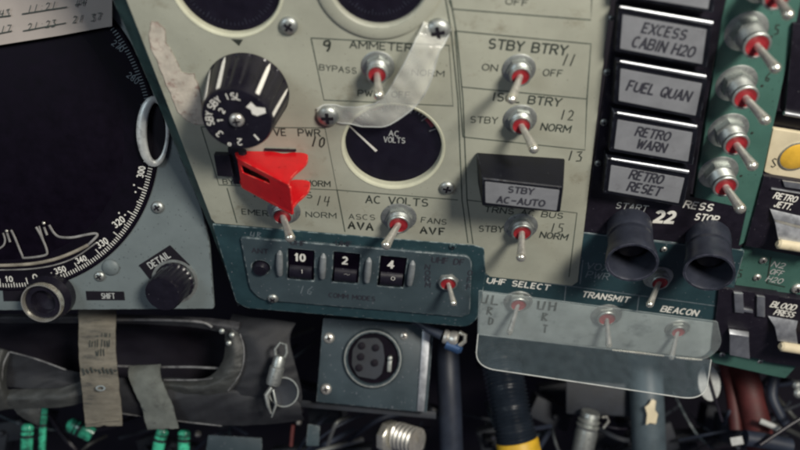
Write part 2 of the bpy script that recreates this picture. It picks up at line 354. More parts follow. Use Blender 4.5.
M['offwhite'] = mat('dull_white_paint', (.40, .41, .40, 1), .55, var=.25, scale=500)
M['faint'] = mat('faded_print', (.14, .17, .19, 1), .6, var=.4, scale=500)
M['ink'] = mat('dark_green_ink', (.030, .038, .032, 1), .6, var=.5, scale=700)
M['pencil'] = mat('pencil_black', (.025, .03, .025, 1), .5, var=.5, scale=900)
M['rule'] = mat('engraved_line', (.060, .075, .060, 1), .6, var=.5, scale=500)
M['label'] = mat('grey_legend_plate', (.185, .19, .205, 1), .5, var=.14, scale=120, dirt=(.13, .13, .14, 1), dirts=140, dirtt=.58, bump=.15)
M['legend'] = mat('legend_print', (.025, .025, .035, 1), .6, var=.4, scale=700)
M['bar'] = mat('grey_moulded_bar', (.17,.185,.195,1), .45, var=.3, scale=200)
M['ringp'] = mat('worn_pale_metal', (.56,.57,.55,1), .4, .35, var=.25, scale=220, dirt=(.2,.2,.2,1), dirts=200, dirtt=.55)
M['leftdark'] = mat('grey_teal_duct_rubber', (.062,.085,.10,1), .5, var=.3, scale=70)
M['paper'] = mat('aged_card', (.34, .30, .275, 1), .8, var=.14, scale=30, dirt=(.22, .20, .19, 1), dirts=25, dirtt=.60)
M['tape'] = mat('dirty_masking_tape', (.50, .45, .38, 1), .7, var=.3, scale=160, dirt=(.20, .095, .08, 1), dirts=170, dirtt=.52, wear=(.10,.05,.045,1), weart=.42, wearw=.0006, bump=.3, bscale=700)
M['cream'] = mat('cream_paint', (.60, .52, .36, 1), .5, var=.12, scale=100, dirt=(.3, .24, .15, 1), dirts=110, dirtt=.6)
M['yellow'] = mat('yellow_lens', (.68, .40, .045, 1), .4, var=.2, scale=160)
M['yband'] = mat('yellow_band', (.60, .36, .02, 1), .5, var=.25, scale=150)
M['hem'] = mat('dark_grey_hem_cloth', (.036, .036, .041, 1), .6, var=.5, scale=160, bump=.6, bscale=1500, dirt=(.012, .012, .016, 1), dirts=120, dirtt=.5)
M['edgehl'] = mat('grey_edge_highlight', (.16, .16, .165, 1), .5, var=.5, scale=150, dirt=(.03,.03,.035,1), dirts=110, dirtt=.5)
M['web'] = mat('khaki_webbing', (.185, .168, .135, 1), .9, var=.4, scale=120, stretch=(1,5,1), bump=.9, bscale=2600, dirt=(.045, .045, .045, 1), dirts=60, dirtt=.52)
M['webg'] = mat('grey_webbing', (.115, .125, .115, 1), .9, var=.3, scale=150, bump=.9, bscale=2600, dirt=(.05, .05, .05, 1), dirts=90, dirtt=.56)
M['cloth'] = mat('dark_pouch_cloth', (.014, .015, .019, 1), .65, var=.4, scale=90, bump=.7, bscale=1800)
M['cuff'] = mat('grey_green_cloth', (.038, .040, .039, 1), .5, var=.35, scale=90, bump=.7, bscale=1800, dirt=(.02, .02, .02, 1), dirts=50, dirtt=.55)
M['hose'] = mat('dark_blue_grey_hose', (.018, .024, .040, 1), .5, var=.3, scale=90)
M['corr'] = mat('black_corrugated_rubber', (.014, .020, .030, 1), .32, var=.3, scale=90)
M['duct'] = mat('dark_red_duct', (.065, .010, .010, 1), .6, var=.5, scale=60, bump=.3)
M['greenglow'] = mat('green_glow_paint', (.06, .50, .30, 1), .3, var=.5, scale=110, coat=.4, dirt=(.004,.012,.012,1), dirts=130, dirtt=.47)
M['wall'] = mat('dark_bulkhead', (.007, .005, .012, 1), .8, var=.7, scale=25)
M['deep'] = mat('dark_equipment', (.012, .015, .022, 1), .6, var=.6, scale=50, bump=.3)
M['blue'] = mat('blue_fitting', (.03, .07, .16, 1), .35, .3, var=.3, scale=200)
def clear(name, tint, ab, milky):
    m = bpy.data.materials.new(name); m.use_nodes = True; nt = m.node_tree; N = nt.nodes; L = nt.links
    bs = N['Principled BSDF']; bs.inputs['Base Color'].default_value = tint; bs.inputs['Roughness'].default_value = .09
    nz = N.new('ShaderNodeTexNoise'); nz.inputs['Scale'].default_value = 160; nz.inputs['Detail'].default_value = 6
    tc = N.new('ShaderNodeTexCoord'); L.new(tc.outputs['Object'], nz.inputs['Vector'])
    mr = N.new('ShaderNodeMapRange'); mr.inputs['From Min'].default_value = .35; mr.inputs['From Max'].default_value = .75
    mr.inputs['To Min'].default_value = milky*.75; mr.inputs['To Max'].default_value = milky*1.5; L.new(nz.outputs['Fac'], mr.inputs['Value'])
    lw = N.new('ShaderNodeLayerWeight'); lw.inputs['Blend'].default_value = .25
    ad = N.new('ShaderNodeMath'); ad.operation = 'MULTIPLY_ADD'; L.new(lw.outputs['Facing'], ad.inputs[0]); ad.inputs[1].default_value = ab; L.new(mr.outputs[0], ad.inputs[2])
    L.new(ad.outputs[0], bs.inputs['Alpha'])
    return m
M['clear'] = clear('scuffed_clear_plastic', (.24, .32, .37, 1), .22, .045)
M['clearedge'] = clear('clear_plastic_edge', (.66, .68, .66, 1), .4, .42)
M['film'] = clear('clear_film', (.85, .85, .78, 1), .50, .20)
M['rim'] = mat('lit_rim_paint', (.50, .50, .38, 1), .45, var=.12, scale=120)  # pale tone puts the lit edge of the gauge rims into the colour
M['boxface'] = mat('dark_blue_grey_paint', (.030, .046, .056, 1), .45, var=.2, scale=60, bump=.05, wear=(.3, .34, .36, 1), weart=.5, dirt=(.07, .09, .10, 1), dirts=160, dirtt=.64, speck=.9)
M['selface'] = mat('hazed_label_stock', (.26, .30, .295, 1), .5, var=.2, scale=80, dirt=(.08, .10, .105, 1), dirts=60, dirtt=.55)
M['clear2'] = clear('clear_plastic_sheet', (.50, .56, .56, 1), .14, .095)
M['reticle'] = mat('dull_grey_line', (.26,.25,.24,1), .5, .3, var=.5, scale=120)
M['reticleb'] = mat('dull_tan_line', (.34,.30,.24,1), .45, .4, var=.5, scale=120)
M['glass'] = clear('gauge_glass', (.10, .10, .16, 1), .10, .03)

# ---------------------------------------------------------------- the setting
wf = PN
mb = MB(); r_ = 900/ (PN.u*1000); mb.box(-r_, r_, -r_, r_, -170/(PN.u*1000)-6, -170/(PN.u*1000)); b = mb.build('bulkhead_wall', M['wall'], PN)
tag(b, 'dark bulkhead wall in shadow behind the instrument panels', 'wall', kind='structure')

def screw(fr, r, parent=None, name='screw', mt='dullmetal', ang=20, slot=False):
    m = MB(); m.lathe([(r, 0), (r, r*.12), (r*.93, r*.34), (r*.7, r*.52), (r*.35, r*.6), (0, r*.62)], 24)
    if parent: # parts of a panel: express in the parent's frame
        o = m.build(name, M[mt], fr, None); mw = fr.M(); o.parent = parent; o.matrix_parent_inverse = Matrix.Identity(4); o.matrix_local = parent.matrix_world.inverted() @ mw
    else: o = m.build(name, M[mt], fr)
    m = MB(); a = math.radians(ang)
    for k in ((0,) if slot else (0, 1)):
        t = a + k*math.pi/2; c, q = math.cos(t), math.sin(t); L_ = r*(.95 if slot else .52); W = r*.13
        z0, z1 = (r*.2, r*.66) if not slot else (r*.2, r*.64)
        pts = [(-L_, -W), (L_, -W), (L_, W), (-L_, W)]
        pts = [(x*c-y*q, x*q+y*c) for x, y in pts]
        m.hexa([(x, y, z0) for x, y in pts], [(x, y, z1+.01*k) for x, y in pts])
    s = m.build('slot', M['blackmatte'], fr, o)
    return o

# ---------------------------------------------------------------- main panel (centre)
bpy.context.view_layer.update()
mp = thing('instrument_panel', 'large pale grey green instrument panel with black lettering and worn left edge', 'instrument panel', PN)
H = PN.hit
out = poly(PN, [(60, -150), (665, -150), (611, 0), (578, 282), (572, 286), (490, 277), (484, 272), (484, 252), (474, 246), (215, 223.5), (211, 219), (177, 130), (126, 0)])
g1 = PN.at(226, -16); g2 = PN.at(378, -22); g3 = PN.at(393, 148)
def holec(px, py, r):
    f = PN.at(px, py); c = H(px, py); return circ(r*f.u/PN.u, 72, c)
def adopt(o, parent, fr):
    o.parent = parent; o.matrix_parent_inverse = Matrix.Identity(4); o.matrix_local = parent.matrix_world.inverted() @ fr.M(); return o
plate('face_plate', PN, [out, holec(226, -16, 57), holec(378, -22, 50), holec(393, 148, 50.5)], -5, 0, .7, M['panel'], mp)
side = poly(PN, [(98, -60), (126, -60), (129, 0), (181, 130), (216, 226), (246, 306), (236, 312), (203, 228), (112, 0)])
# dark green flange on the left of the plate
fl = [(98, -40), (113, 0), (140, 62), (169, 130), (209, 225), (238, 306)]; fr_ = [(111, -40), (127, 0), (151, 60), (178, 130), (214, 226), (246, 300)]
m = MB(); rows = [[PN.h3(*a, -14), PN.h3(*b2, -2.2)] for a, b2 in zip(fl, fr_)]; m.sheet(rows, 3); m.build('side_flange', M['panelside'], PN, mp, smooth=20)
R = MB()
for L_ in ([(311, 38), (449, 45.5), (453, 106), (324, 100), (311, 38)], [(201, 127), (325, 128), (337, 190), (219, 185), (201, 127)],
           [(227, 188), (237, 223)], [(337, 190), (345, 232)], [(337, 190), (458, 200)],
           [(444, -10), (451, 30), (458, 100), (462, 200), (468, 243)], [(449, -10), (457, 36), (463, 100), (467, 200), (473, 244)],
           [(449, 0), (452, 9), (591, 20), (592, -8)], [(455, 31), (591, 44), (587, 99), (585, 150), (463, 137)], [(462, 87), (587, 99)],
           [(467, 200), (577, 213), (569, 277)], [(455, 31), (463, 137)]): line(R, PN, L_, 1.1)
R.build('ruled_lines', M['rule'], PN, mp)
T = Words()
for a in [('AMMETER', 381, 46, 62, 7.2, .06, .02), ('BYPASS', 338, 69, 37, 5.5, .10, .01), ('NORM', 428, 73, 32, 5.6, .05, .01), ('PWR  OFF', 384, 94, 52, 5.6, .04, .02),
          ('STBY BTRY', 528, 47, 78, 9, .09, .03), ('ON', 490, 67.5, 15, 6, .06, .015), ('OFF', 553, 73, 19, 6.2, .06, .015), ('ISOL BTRY', 527, 99.5, 68, 7.5, .09, .025),
          ('STBY', 484, 120, 27, 6, .04, .01), ('NORM', 556, 128, 29, 6.6, .1, .02), ('TRNS AC BUS', 524, 212.5, 78, 5.2, .09, .02), ('STBY', 491, 229, 24, 5.6, .03, .01), ('NORM', 554, 236, 27, 5.6, .1, .02),
          ('VE  PWR', 297, 132.5, 46, 6.6, .02, .02), ('NORM', 318, 183.5, 24, 5.2, .05, .02), ('BYPASS', 240, 182.5, 34, 4.6, .05, .01), ('AUX  BUS', 283, 194.5, 58, 5.8, .02, .01), ('EMER', 255, 212.5, 26, 5, .08, .01), ('NORM', 321, 215, 30, 5, .05, .01),
          ('AC VOLTS', 397, 201, 62, 7, .06, .015), ('ASCS', 362, 217, 26, 5, .04, .0), ('FANS', 434, 221, 25, 5, .1, .01), ('OFF', 517, 2, 22, 6, .08, .02)]:
    txt(T, PN, a[0], a[1], a[2], a[3], a[4], a[5], bold=a[6])
T.build('lettering', M['ink'], PN, mp)
T = Words()
hand(T, PN, '9', 327, 46, 12, 11, wd=1.8); hand(T, PN, 'II', 569, 60, 7, 12, wd=1.1, lean=.3); hand(T, PN, 'I2', 567, 115, 8, 10, wd=1.1); hand(T, PN, 'I3', 575, 156, 9, 10, wd=1.2)
hand(T, PN, 'I0', 318, 142, 8, 10, wd=1.5); hand(T, PN, 'I4', 323, 201, 8, 10, wd=1.0); hand(T, PN, 'I5', 557, 228, 8, 9, wd=1.1)
hand(T, PN, 'AVA', 361, 226, 9, 7.5, wd=2.0, lean=0); hand(T, PN, 'AVF', 433, 231, 9, 7, wd=1.9, lean=0)
T.strip([PN.h3(231.5, 39, .14), PN.h3(243.5, 40, .14)], .1)
a, b2, c_ = PN.h3(231, 39, .16), PN.h3(243, 39.5, .16), PN.h3(239, 46, .16); T.add([a, b2, c_], [(0, 1, 2)])
T.build('handwriting', M['pencil'], PN, mp)
T = Words(); pts = [(152, 21), (160, 23), (165, 31), (166, 42), (176, 60), (181, 71), (194, 74), (199, 88), (206, 124), (190, 123), (177, 112), (170, 92), (160, 68), (150, 48), (149, 34)]
random.seed(3); pp = []
for i in range(len(pts)):
    x0, y0 = pts[i]; x1, y1 = pts[(i+1) % len(pts)]
    for k in range(3): pp.append((x0+(x1-x0)*k/3+random.uniform(-1, 1), y0+(y1-y0)*k/3+random.uniform(-1, 1)))
plate('tape_residue', PN, [poly(PN, pp)], .05, .55, .1, M['tape'], mp)
for (x, y, r) in [(289, 25, 9.5), (438, 30, 13), (328, 115, 11.5), (447, 187, 7.5)]:
    o = screw(PN.at(x, y, 0), r, mp, ang=random.uniform(0, 90))
m = MB(); m.lathe([(3, 0), (3, .6), (2, 1), (0, 1.1)], 16); f = PN.at(452, 246, .6)
# ---- gauges
def gauge(px, py, r, label, ring=0, face=None):
    f = PN.at(px, py, 0); g = thing('gauge', label, 'gauge', f, 'round gauges set into the panel')
    m = MB(); m.lathe([(r-.6, -9), (r-.6, -8.6), (0, -8.6)][::-1] if 0 else [(0, -9.2), (r*1.01, -9.2), (r*1.01, -8.6), (0, -8.6)], 64); m.build('dial', M['screen'], f, g)
    m = MB()
    if ring: m.ring([(r+.4, -3), (r+.4, 1.4), (r+2, 3), (r+ring-3, 3.6), (r+ring, 2), (r+ring+.3, .1), (r+ring, -.2)], 72)
    else: m.ring([(r-1.6, -9), (r-1.6, -2.2), (r-.9, -.5), (r+.6, .45), (r+1.8, .5), (r+2.2, .05), (r+.2, -.1), (r-.6, -2)], 72)
    m.build('bezel', M['panel' if ring else 'rim'], f, g)
    m = MB(); m.lathe([(0, -2.6), (r+.3 if ring else r-1.2, -2.6), (r+.3 if ring else r-1.2, -2.1), (0, -2.1)], 64); m.build('glass', M['glass'], f, g)
    m = MB()
    for k in range(28):
        t = math.radians(-20-k*5.2); r0 = r*.86; r1 = r*(.74 if k % 5 == 0 else .80)
        if not face: m.strip([(r0*math.cos(t), r0*math.sin(t), -8.3), (r1*math.cos(t), r1*math.sin(t), -8.3)], .8)
    if not face: m.build('tick_marks', M['tube'], f, g)
    return g, f
gauge(226, -16, 56, 'round dark gauge with thin rim above the black ribbed knob, upper left', 0)
gauge(378, -22, 50, 'round dark gauge with wide cream rim above the AMMETER switch', 15)
g, f = gauge(393, 148, 50, 'round AC VOLTS meter with white needle resting at lower left of its scale', 0, 1)
m = MB(); zz = -8.3
a, b2 = f.h3(349, 125.5, -7.4), f.h3(376.5, 151, -7.4); d = (b2-a).normalized(); n_ = Vector((-d.y, d.x, 0))
m.hexa([a-n_*.5, b2-n_*1.3, b2+n_*1.3, a+n_*.5], [p+Vector((0, 0, .5)) for p in (a-n_*.5, b2-n_*1.3, b2+n_*1.3, a+n_*.5)]); m.build('needle', M['white'], f, g)
T = Words(); txt(T, f, 'AC', 394, 133.5, 10, 5, .06, z=zz, bold=.02); txt(T, f, 'VOLTS', 394.5, 140, 21, 5, .06, z=zz, bold=.02)
T.build('lettering', M['offwhite'], f, g); T = MB()
for k in range(25):
    t = math.radians(150-k*5.2); r0 = 46; r1 = 39 if k % 4 == 0 else 42.5
    T.strip([(r0*math.cos(t), r0*math.sin(t), zz), (r1*math.cos(t), r1*math.sin(t), zz)], 1.0)
T.build('tick_marks', M['offwhite'], f, g)
T = MB()
for t0 in (104, 30):
    T.strip([(44*math.cos(math.radians(t0+k*3)), 44*math.sin(math.radians(t0+k*3)), zz+.1) for k in range(6)], 4)
T.build('red_arc', M['redrub'], f, g)

# ---- toggle switches
GT = 'toggle switches with red collars'
def toggle(fr, px, py, R_, bush, tip, tiph, label, lr=4.3, mt='dullmetal', col='redrub', rot=12, group=GT, name='toggle_switch'):
    """ring radius R_ (px), bush = how far the collar reaches down in the picture, tip = pixel of the lever end, tiph = px drop"""
    f = fr.at(px, py, 0, rot); hb = f.hdy(bush); ht = f.hdy(tiph)
    g = thing(name, label, 'toggle switch', f, group)
    m = MB(); m.ring([(R_*.55, 0), (R_*1.05, 0), (R_*1.05, .9), (R_*.98, 1.6), (R_*.55, 1.6)], 36); m.build('washer', M[mt], f, g)
    m = MB(); q = R_*.8
    hexp = [(q*math.cos(math.pi/3*k), q*math.sin(math.pi/3*k)) for k in range(6)]
    m.hexa([(x, y, 1.3) for x, y in hexp], [(x, y, 1.3+hb*.35) for x, y in hexp]); m.build('hex_nut', M[mt], f, g, bevel=.8)
    m = MB(); rb = R_*.66; prof = [(rb, 1)]; nth = 6
    for k in range(nth):
        z = 1.3+hb*.35+(hb*.5)*k/nth; prof += [(rb, z), (rb*.94, z+hb*.25/nth)]
    prof += [(rb, hb*.87), (rb, hb), (rb*.95, hb+.6), (rb*.84, hb+.7), (rb*.78, hb-.5), (rb*.6, hb-3)]
    m.lathe(prof, 30); m.build('bushing', M[mt], f, g)
    m = MB(); m.lathe([(rb*.80, hb-.2), (rb*.78, hb+.4), (rb*.6, hb-.2), (rb*.45, hb-1.4), (0, hb-1.8)], 30); m.build('collar', M[col], f, g)
    e = f.h3(*tip, ht); b0 = Vector((0, 0, hb-2)); d = e-b0; L_ = d.length
    m = MB(); m.lathe([(lr*.72, 0), (lr*.78, L_*.3), (lr*.95, L_*.7), (lr*1.08, L_*.86)], 20, c=b0, axis=d); m.build('lever', M['metal'], f, g)
    m = MB(); m.lathe([(lr*1.08, L_*.86), (lr*1.14, L_*.93), (lr*.95, L_*.985), (lr*.5, L_*1.02), (0, L_*1.03)], 20, c=b0, axis=d); m.build('lever_tip', M['bright'], f, g)  # lighter metal puts the tip's highlight into its colour
    return g
toggle(PN, 378, 66, 16, 9, (379, 97), 30, 'toggle switch below the word AMMETER, lever pointing straight out', rot=25)
toggle(PN, 519, 69, 16, 8, (511, 101), 30, 'toggle switch between ON and OFF below STBY BTRY')
toggle(PN, 520, 119, 16, 7, (535, 151), 28, 'toggle switch between STBY and NORM just above the black AC-AUTO box', rot=-8)
toggle(PN, 284, 210, 16, 7, (291, 240), 26, 'toggle switch between EMER and NORM just below the red guard', rot=30)
toggle(PN, 399, 217, 17, 8, (385, 247), 30, 'toggle switch below AC VOLTS between AVA and AVF, lever leaning left')
toggle(PN, 521, 226, 16, 7, (521, 260), 28, 'toggle switch below the black AC-AUTO box, lever pointing down')

# ---- STBY AC-AUTO lamp box
f = PN.at(520, 163, 0, slope=.075); hh = f.hdy(29)
g = thing('indicator_box', 'black box with grey legend plate reading STBY AC-AUTO', 'indicator light', f)
c4 = [f.hit(482, 178, hh), f.hit(563.5, 187, hh), f.hit(560, 213, hh), f.hit(482, 206, hh)]
b4 = [Vector((-47, 15)), Vector((46, 15)), Vector((45, -22)), Vector((-44, -22))]
w0 = [f.hit(476, 152), f.hit(565, 158), f.hit(562, 190), f.hit(478, 184)]
m = MB(); m.hexa([(p.x, p.y, 0) for p in w0][::-1], [(p.x, p.y, hh) for p in c4][::-1]); m.build('housing', M['house'], f, g, bevel=2.2, seg=3)
lab = rnd([f.hit(485, 181.5, hh), f.hit(559.5, 190, hh), f.hit(556.5, 210.5, hh), f.hit(485.5, 202.5, hh)], 1)
plate('legend_plate', f, [lab], hh-.5, hh+.35, .15, M['label'], g)
T = Words(); txt(T, f, 'STBY', 521, 190.5, 25, 5.6, .09, z=hh+.5, bold=.05); txt(T, f, 'AC-AUTO', 521, 201.5, 47, 5.8, .09, z=hh+.5, bold=.05); T.build('lettering', M['legend'], f, g)

# ---- big ribbed rotary knob
f = PN.at(248, 90, 0); hh = f.hdy(30)
g = thing('rotary_knob', 'big black ribbed knob with white stripes and numbers on its face', 'knob', f)
def fl_(a, z): return 1 - .035*max(0, math.cos(a*18))**2 if .04*hh < z < .93*hh else 1
m = MB(); m.lathe([(41, 0), (41.5, 1.5), (41, 3), (40, hh*.2), (37.5, hh*.5), (35, hh*.8), (34, hh*.94), (32.5, hh), (30.5, hh+.4), (0, hh+.4)], 216, flute=fl_); m.build('knob_body', M['gloss'], f, g, smooth=28)
m = MB()
for t in (147, 116, 52, 8, -60, -120, 200):
    a = math.radians(t); c, q = math.cos(a), math.sin(a); A = Vector((c, q, 0)); B_ = Vector((-q, c, 0))
    ps = [(41.2, 3.2, .3), (40.2, hh*.2, 1.7), (37.8, hh*.5, 2.0), (35.3, hh*.8, 2.1), (34.3, hh*.93, 1.9)]
    lo = [A*r + Vector((0, 0, z)) - B_*w_ for r, z, w_ in ps] + [A*r + Vector((0, 0, z)) + B_*w_ for r, z, w_ in ps[::-1]]
    m.hexa([p - A*1.5 for p in lo], lo)
m.build('white_stripe', M['white'], f, g)
T = Words(); kc = f.hit(237, 119.5, hh)
def ptext(s_, r, ang, h_, w_, wd=1.0):
    mb = T.new(); n = len(s_)
    for i, c in enumerate(s_):
        a = math.radians(ang) - (i-(n-1)/2)*(w_*1.35)/r; U = Vector((math.cos(a), math.sin(a))); V = Vector((U.y, -U.x))
        for k, st in enumerate(GL.get(c, [])):
            mb.strip([Vector((*(kc + U*(r+(y-.5)*h_) + V*((x-.5)*w_)), hh+.6+.01*k)) for x, y in st], wd)
for a in (('ISL', 25.5, 92, 6.5, 4.2), ('SBY', 26, 138, 6.5, 4), ('SBY', 26, 180, 6.5, 4), ('2', 16, 145, 5.5, 4), ('1', 16, 185, 5.5, 4), ('3', 25, 222, 7, 4.6), ('2', 25, 270, 7, 4.8), ('0', 30, 250, 3, 3)): ptext(*a)
T.strip([f.h3(254, 134.5, hh+.6), f.h3(259, 140, hh+.6)], 1.8)
T.add([f.h3(246, 107, hh+.6), f.h3(251, 102, hh+.6), f.h3(256, 107, hh+.6), f.h3(265, 108, hh+.6), f.h3(266, 113, hh+.6), f.h3(257, 116, hh+.6), f.h3(252, 114, hh+.6), f.h3(251, 110, hh+.6)], [(0, 1, 2, 3, 4, 5, 6, 7)])
T.build('lettering', M['white'], f, g)
fs = Fr(f.w(*f.hit(237, 119.5, hh), hh+.4), f.A, f.B, f.N); screw(fs, 7.5, g, 'centre_screw', 'metal', 10)

# ---- red switch guard
f = PN.at(239, 152, 0, slope=.03)
g = thing('switch_guard', 'bright red lobed switch guard with switch underneath, beside the black ribbed knob', 'switch guard', f)
def nz_(v): return f.hdy(v)
ch = [(0, 1), (-3, 5), (1, nz_(8)), (58.5, nz_(33)), (57.5, nz_(28)), (61, nz_(21)), (67, nz_(15)), (71, nz_(9)), (70, nz_(2)), (64, .5), (53, .5), (46, nz_(2)), (34, 0)]
ch = rnd(ch, [1, 2, 2, 1.5, 2, 4, 6, 7, 7, 5, 4, 4, 3], 6)
m = MB(); GW = 32
for y0 in (2, -GW):
    m.hexa([(x, y0, z) for x, z in ch], [(x, y0-3.0, z) for x, z in ch])
a0, a1 = Vector((1, nz_(8))), Vector((59, nz_(33)))
m.build('guard_cheeks', M['red'], f, g, bevel=1.1, seg=3)
m = MB(); dn = (a1-a0).normalized(); nn = Vector((-dn.y, dn.x))*1.8
Lw = (a1-a0).length; Aw = f.A*dn.x + f.N*dn.y; wf_ = Fr(f.w(a0.x, -.4, a0.y), Aw, f.B, Aw.cross(f.B), f.u)
hole = rnd([Vector((4, -3.5)), Vector((Lw*.60, -3.5)), Vector((Lw*.62, -9)), Vector((5, -13))], 2)
adopt(plate('guard_cover', wf_, [rnd([Vector((0, 0)), Vector((Lw, 0)), Vector((Lw, -GW-1.8)), Vector((0, -GW-1.8))], 1.2), hole], -1.8, .1, .5, M['red']), g, wf_)
m = MB(); m.tube([(5, 5, 5), (5, -GW-5, 5)], 4.2); m.box(-10, 4, -GW-6, 6, 0, 3.5); m.build('hinge', M['black'], f, g, bevel=.5)
m = MB(); m.lathe([(2.4, 0), (2.4, 1.2), (1.6, 2), (0, 2.1)], 16, c=(6, -GW-2.4, 6), axis=(0, -1, 0)); m.lathe([(2.4, 0), (2.4, 1.2), (1.6, 2), (0, 2.1)], 16, c=(6, 2.2, 6), axis=(0, 1, 0)); m.build('hinge_pin', M['metal'], f, g)
m = MB(); m.lathe([(14, 0), (14, 2.2), (12, 2.8), (8, 2.8), (8, 12), (0, 12)], 30, c=(35, -14, 0)); m.build('switch_base', M['dullmetal'], f, g)
m = MB(); m.box(26, 58, 3.6, 6, 0, 2); m.box(-24, -8, -26, 0, 0, 7); m.build('mounting_block', M['black'], f, g, bevel=.8)

# ---- curled clear strap between two screws
f = PN.at(438, 30, 0)
RW = [((424, 22), (451, 30), 1.8), ((419, 34), (445, 42), 9), ((415, 42), (439, 52), 17), ((405, 62), (434, 70), 19), ((394, 82), (427, 89), 18), ((387, 93), (416, 106), 14), ((374, 104), (390, 124), 10), ((357, 107), (365, 127), 6), ((341, 106), (345, 123), 3), ((326, 105), (330, 121), 1.6), ((317, 108), (318, 119), 1.4)]
Ls = crm([f.h3(a[0], a[1], h) for a, b, h in RW], 6); Rs = crm([f.h3(b[0], b[1], h+1.5*math.sin(i*1.3)) for i, (a, b, h) in enumerate(RW)], 6)
rows = []
for i, (a, b) in enumerate(zip(Ls, Rs)):
    nn_ = len(Ls); rows.append([a.lerp(b, k/8) + Vector((0, 0, (1.6*math.sin(math.pi*k/8) if i > 6 else 0) + 1.1*math.sin(i*.45+k*.5) + .5*math.sin(i*1.1-k))) for k in range(9)])
m = MB(); m.sheet(rows, .6); o = m.build('clear_strap', M['film'], f, smooth=60)

for sd in (0, -1):
    m = MB(); m.tube([r[sd] for r in rows], .75, 8); m.build('strap_highlight', M['clearedge'], f, o)  # highlights along the strap's edges, added as pale tubes
tag(o, 'curled clear plastic strap held by two screws across the AMMETER switch box', 'plastic strap')

# ---------------------------------------------------------------- UHF channel panel, dark teal, lower left
f = PN.at(340, 265, 0)
TL = PN
up = thing('radio_control_panel', 'dark teal radio control panel with three black channel windows', 'control panel', f)
o1 = rnd(poly(f, [(212, 224), (474, 245), (484, 248), (486, 276), (478, 318), (468, 327), (246, 308), (236, 302)], .3), [2, 1, 1, 3, 6, 8, 6, 3])
plate('base_plate', f, [o1], -6, .6, .8, M['teal'], up)
def wh(px, py, hw, hhh, sl=.09):
    c = f.hit(px, py, 3); e = f.hit(px+10, py+10*sl, 3)-c; e.normalize(); n = Vector((-e.y, e.x))
    return rnd([c+e*hw+n*hhh, c-e*hw+n*hhh, c-e*hw-n*hhh, c+e*hw-n*hhh], 1.2, 3)
o2 = rnd(poly(f, [(240, 237), (468, 256), (472, 262), (470, 314), (462, 317), (262, 300), (250, 290)], 3), [4, 7, 7, 8, 8, 8, 8])
wins = [(301, 265), (346, 268), (392, 272)]
plate('raised_face', f, [o2] + [wh(x, y, 13, 21) for x, y in wins] + [circ(9, 32, f.hit(261, 267, 3))], .4, 3.4, .9, M['tealface'], up)
for i, (x, y) in enumerate(wins):
    ff = f.at(x, y, 1.0, slope=.09)
    m = MB(); m.box(-12.4, 12.4, -20, 20, -2, .6); wo = adopt(m.build('channel_window', M['screen'], ff), up, ff)
    m = MB(); m.tube([(-11, -9, -3), (11, -9, -3)], 9.6, 28); dr = m.build('drum', M['gloss'], ff, wo)
    T = Words(); txt(T, ff, ('10', '2', '4')[i], x-1, y-7.5, (10, 4.6, 5)[i], 6.6, .09, z=.75, bold=.05)
    txt(T, ff, ('1', '~', '0')[i], x+1, y+6.5, (1.6, 6, 4)[i], (3.4, 1.6, 3.4)[i], .09, z=7.0); T.build('digits', M['white'], ff, wo)
for (x, y) in [(280, 263), (323, 266), (368, 270), (411, 273)]:
    ff = f.at(x, y, 3.4, slope=.09); m = MB(); m.tube([(0, -17, -1), (0, -14, 1.2), (0, 0, 3.4), (0, 14, 1.2), (0, 17, -1)], [1, 3.0, 3.5, 3.0, 1], 16); adopt(m.build('finger_bar', M['bar'], ff), up, ff)
ff = f.at(261, 267, 1.0); m = MB(); m.lathe([(8.5, -1), (8.2, 3), (6.5, 6), (0, 6.4)], 24); adopt(m.build('push_button', M['gloss'], ff), up, ff)
ff = f.at(273, 298, 3.0); screw(ff, 5.5, up, ang=40); screw(f.at(453, 246, .6), 4, up, mt='teal')
T = Words()
for a in [('ANT', 260, 251, 16, 4.5), ('UHF', 298, 243, 15, 4.5), ('UHF', 344, 243.5, 16, 4.5), ('COMM MODES', 352, 297, 46, 4.2), ('UHF DF', 448, 261, 32, 5.5)]:
    txt(T, f, *a, .09, z=3.6, bold=.02)
for k, c in enumerate('NORM'): txt(T, f, c, 427.5+k*.1, 267+k*6, 4.5, 4.6, .09, z=3.6, bold=.02)
for k, c in enumerate('OFF'): txt(T, f, c, 470-k*.6, 273+k*7, 4, 4.6, .09, z=3.6, bold=.02)
T.build('lettering', M['legend'], f, up)
T = Words(); hand(T, f, '4B', 256, 235.5, 7, 7, wd=1, z=.75); hand(T, f, 'I6', 306, 290, 8, 8, wd=1.0, z=3.6); T.build('handwriting', M['faint'], f, up)
toggle(f, 448, 279, 14, 5, (454, 305), 22, 'small toggle switch at right end of the dark teal radio control panel', lr=3.0, col='redrub', group='small toggle switches without bright collars')

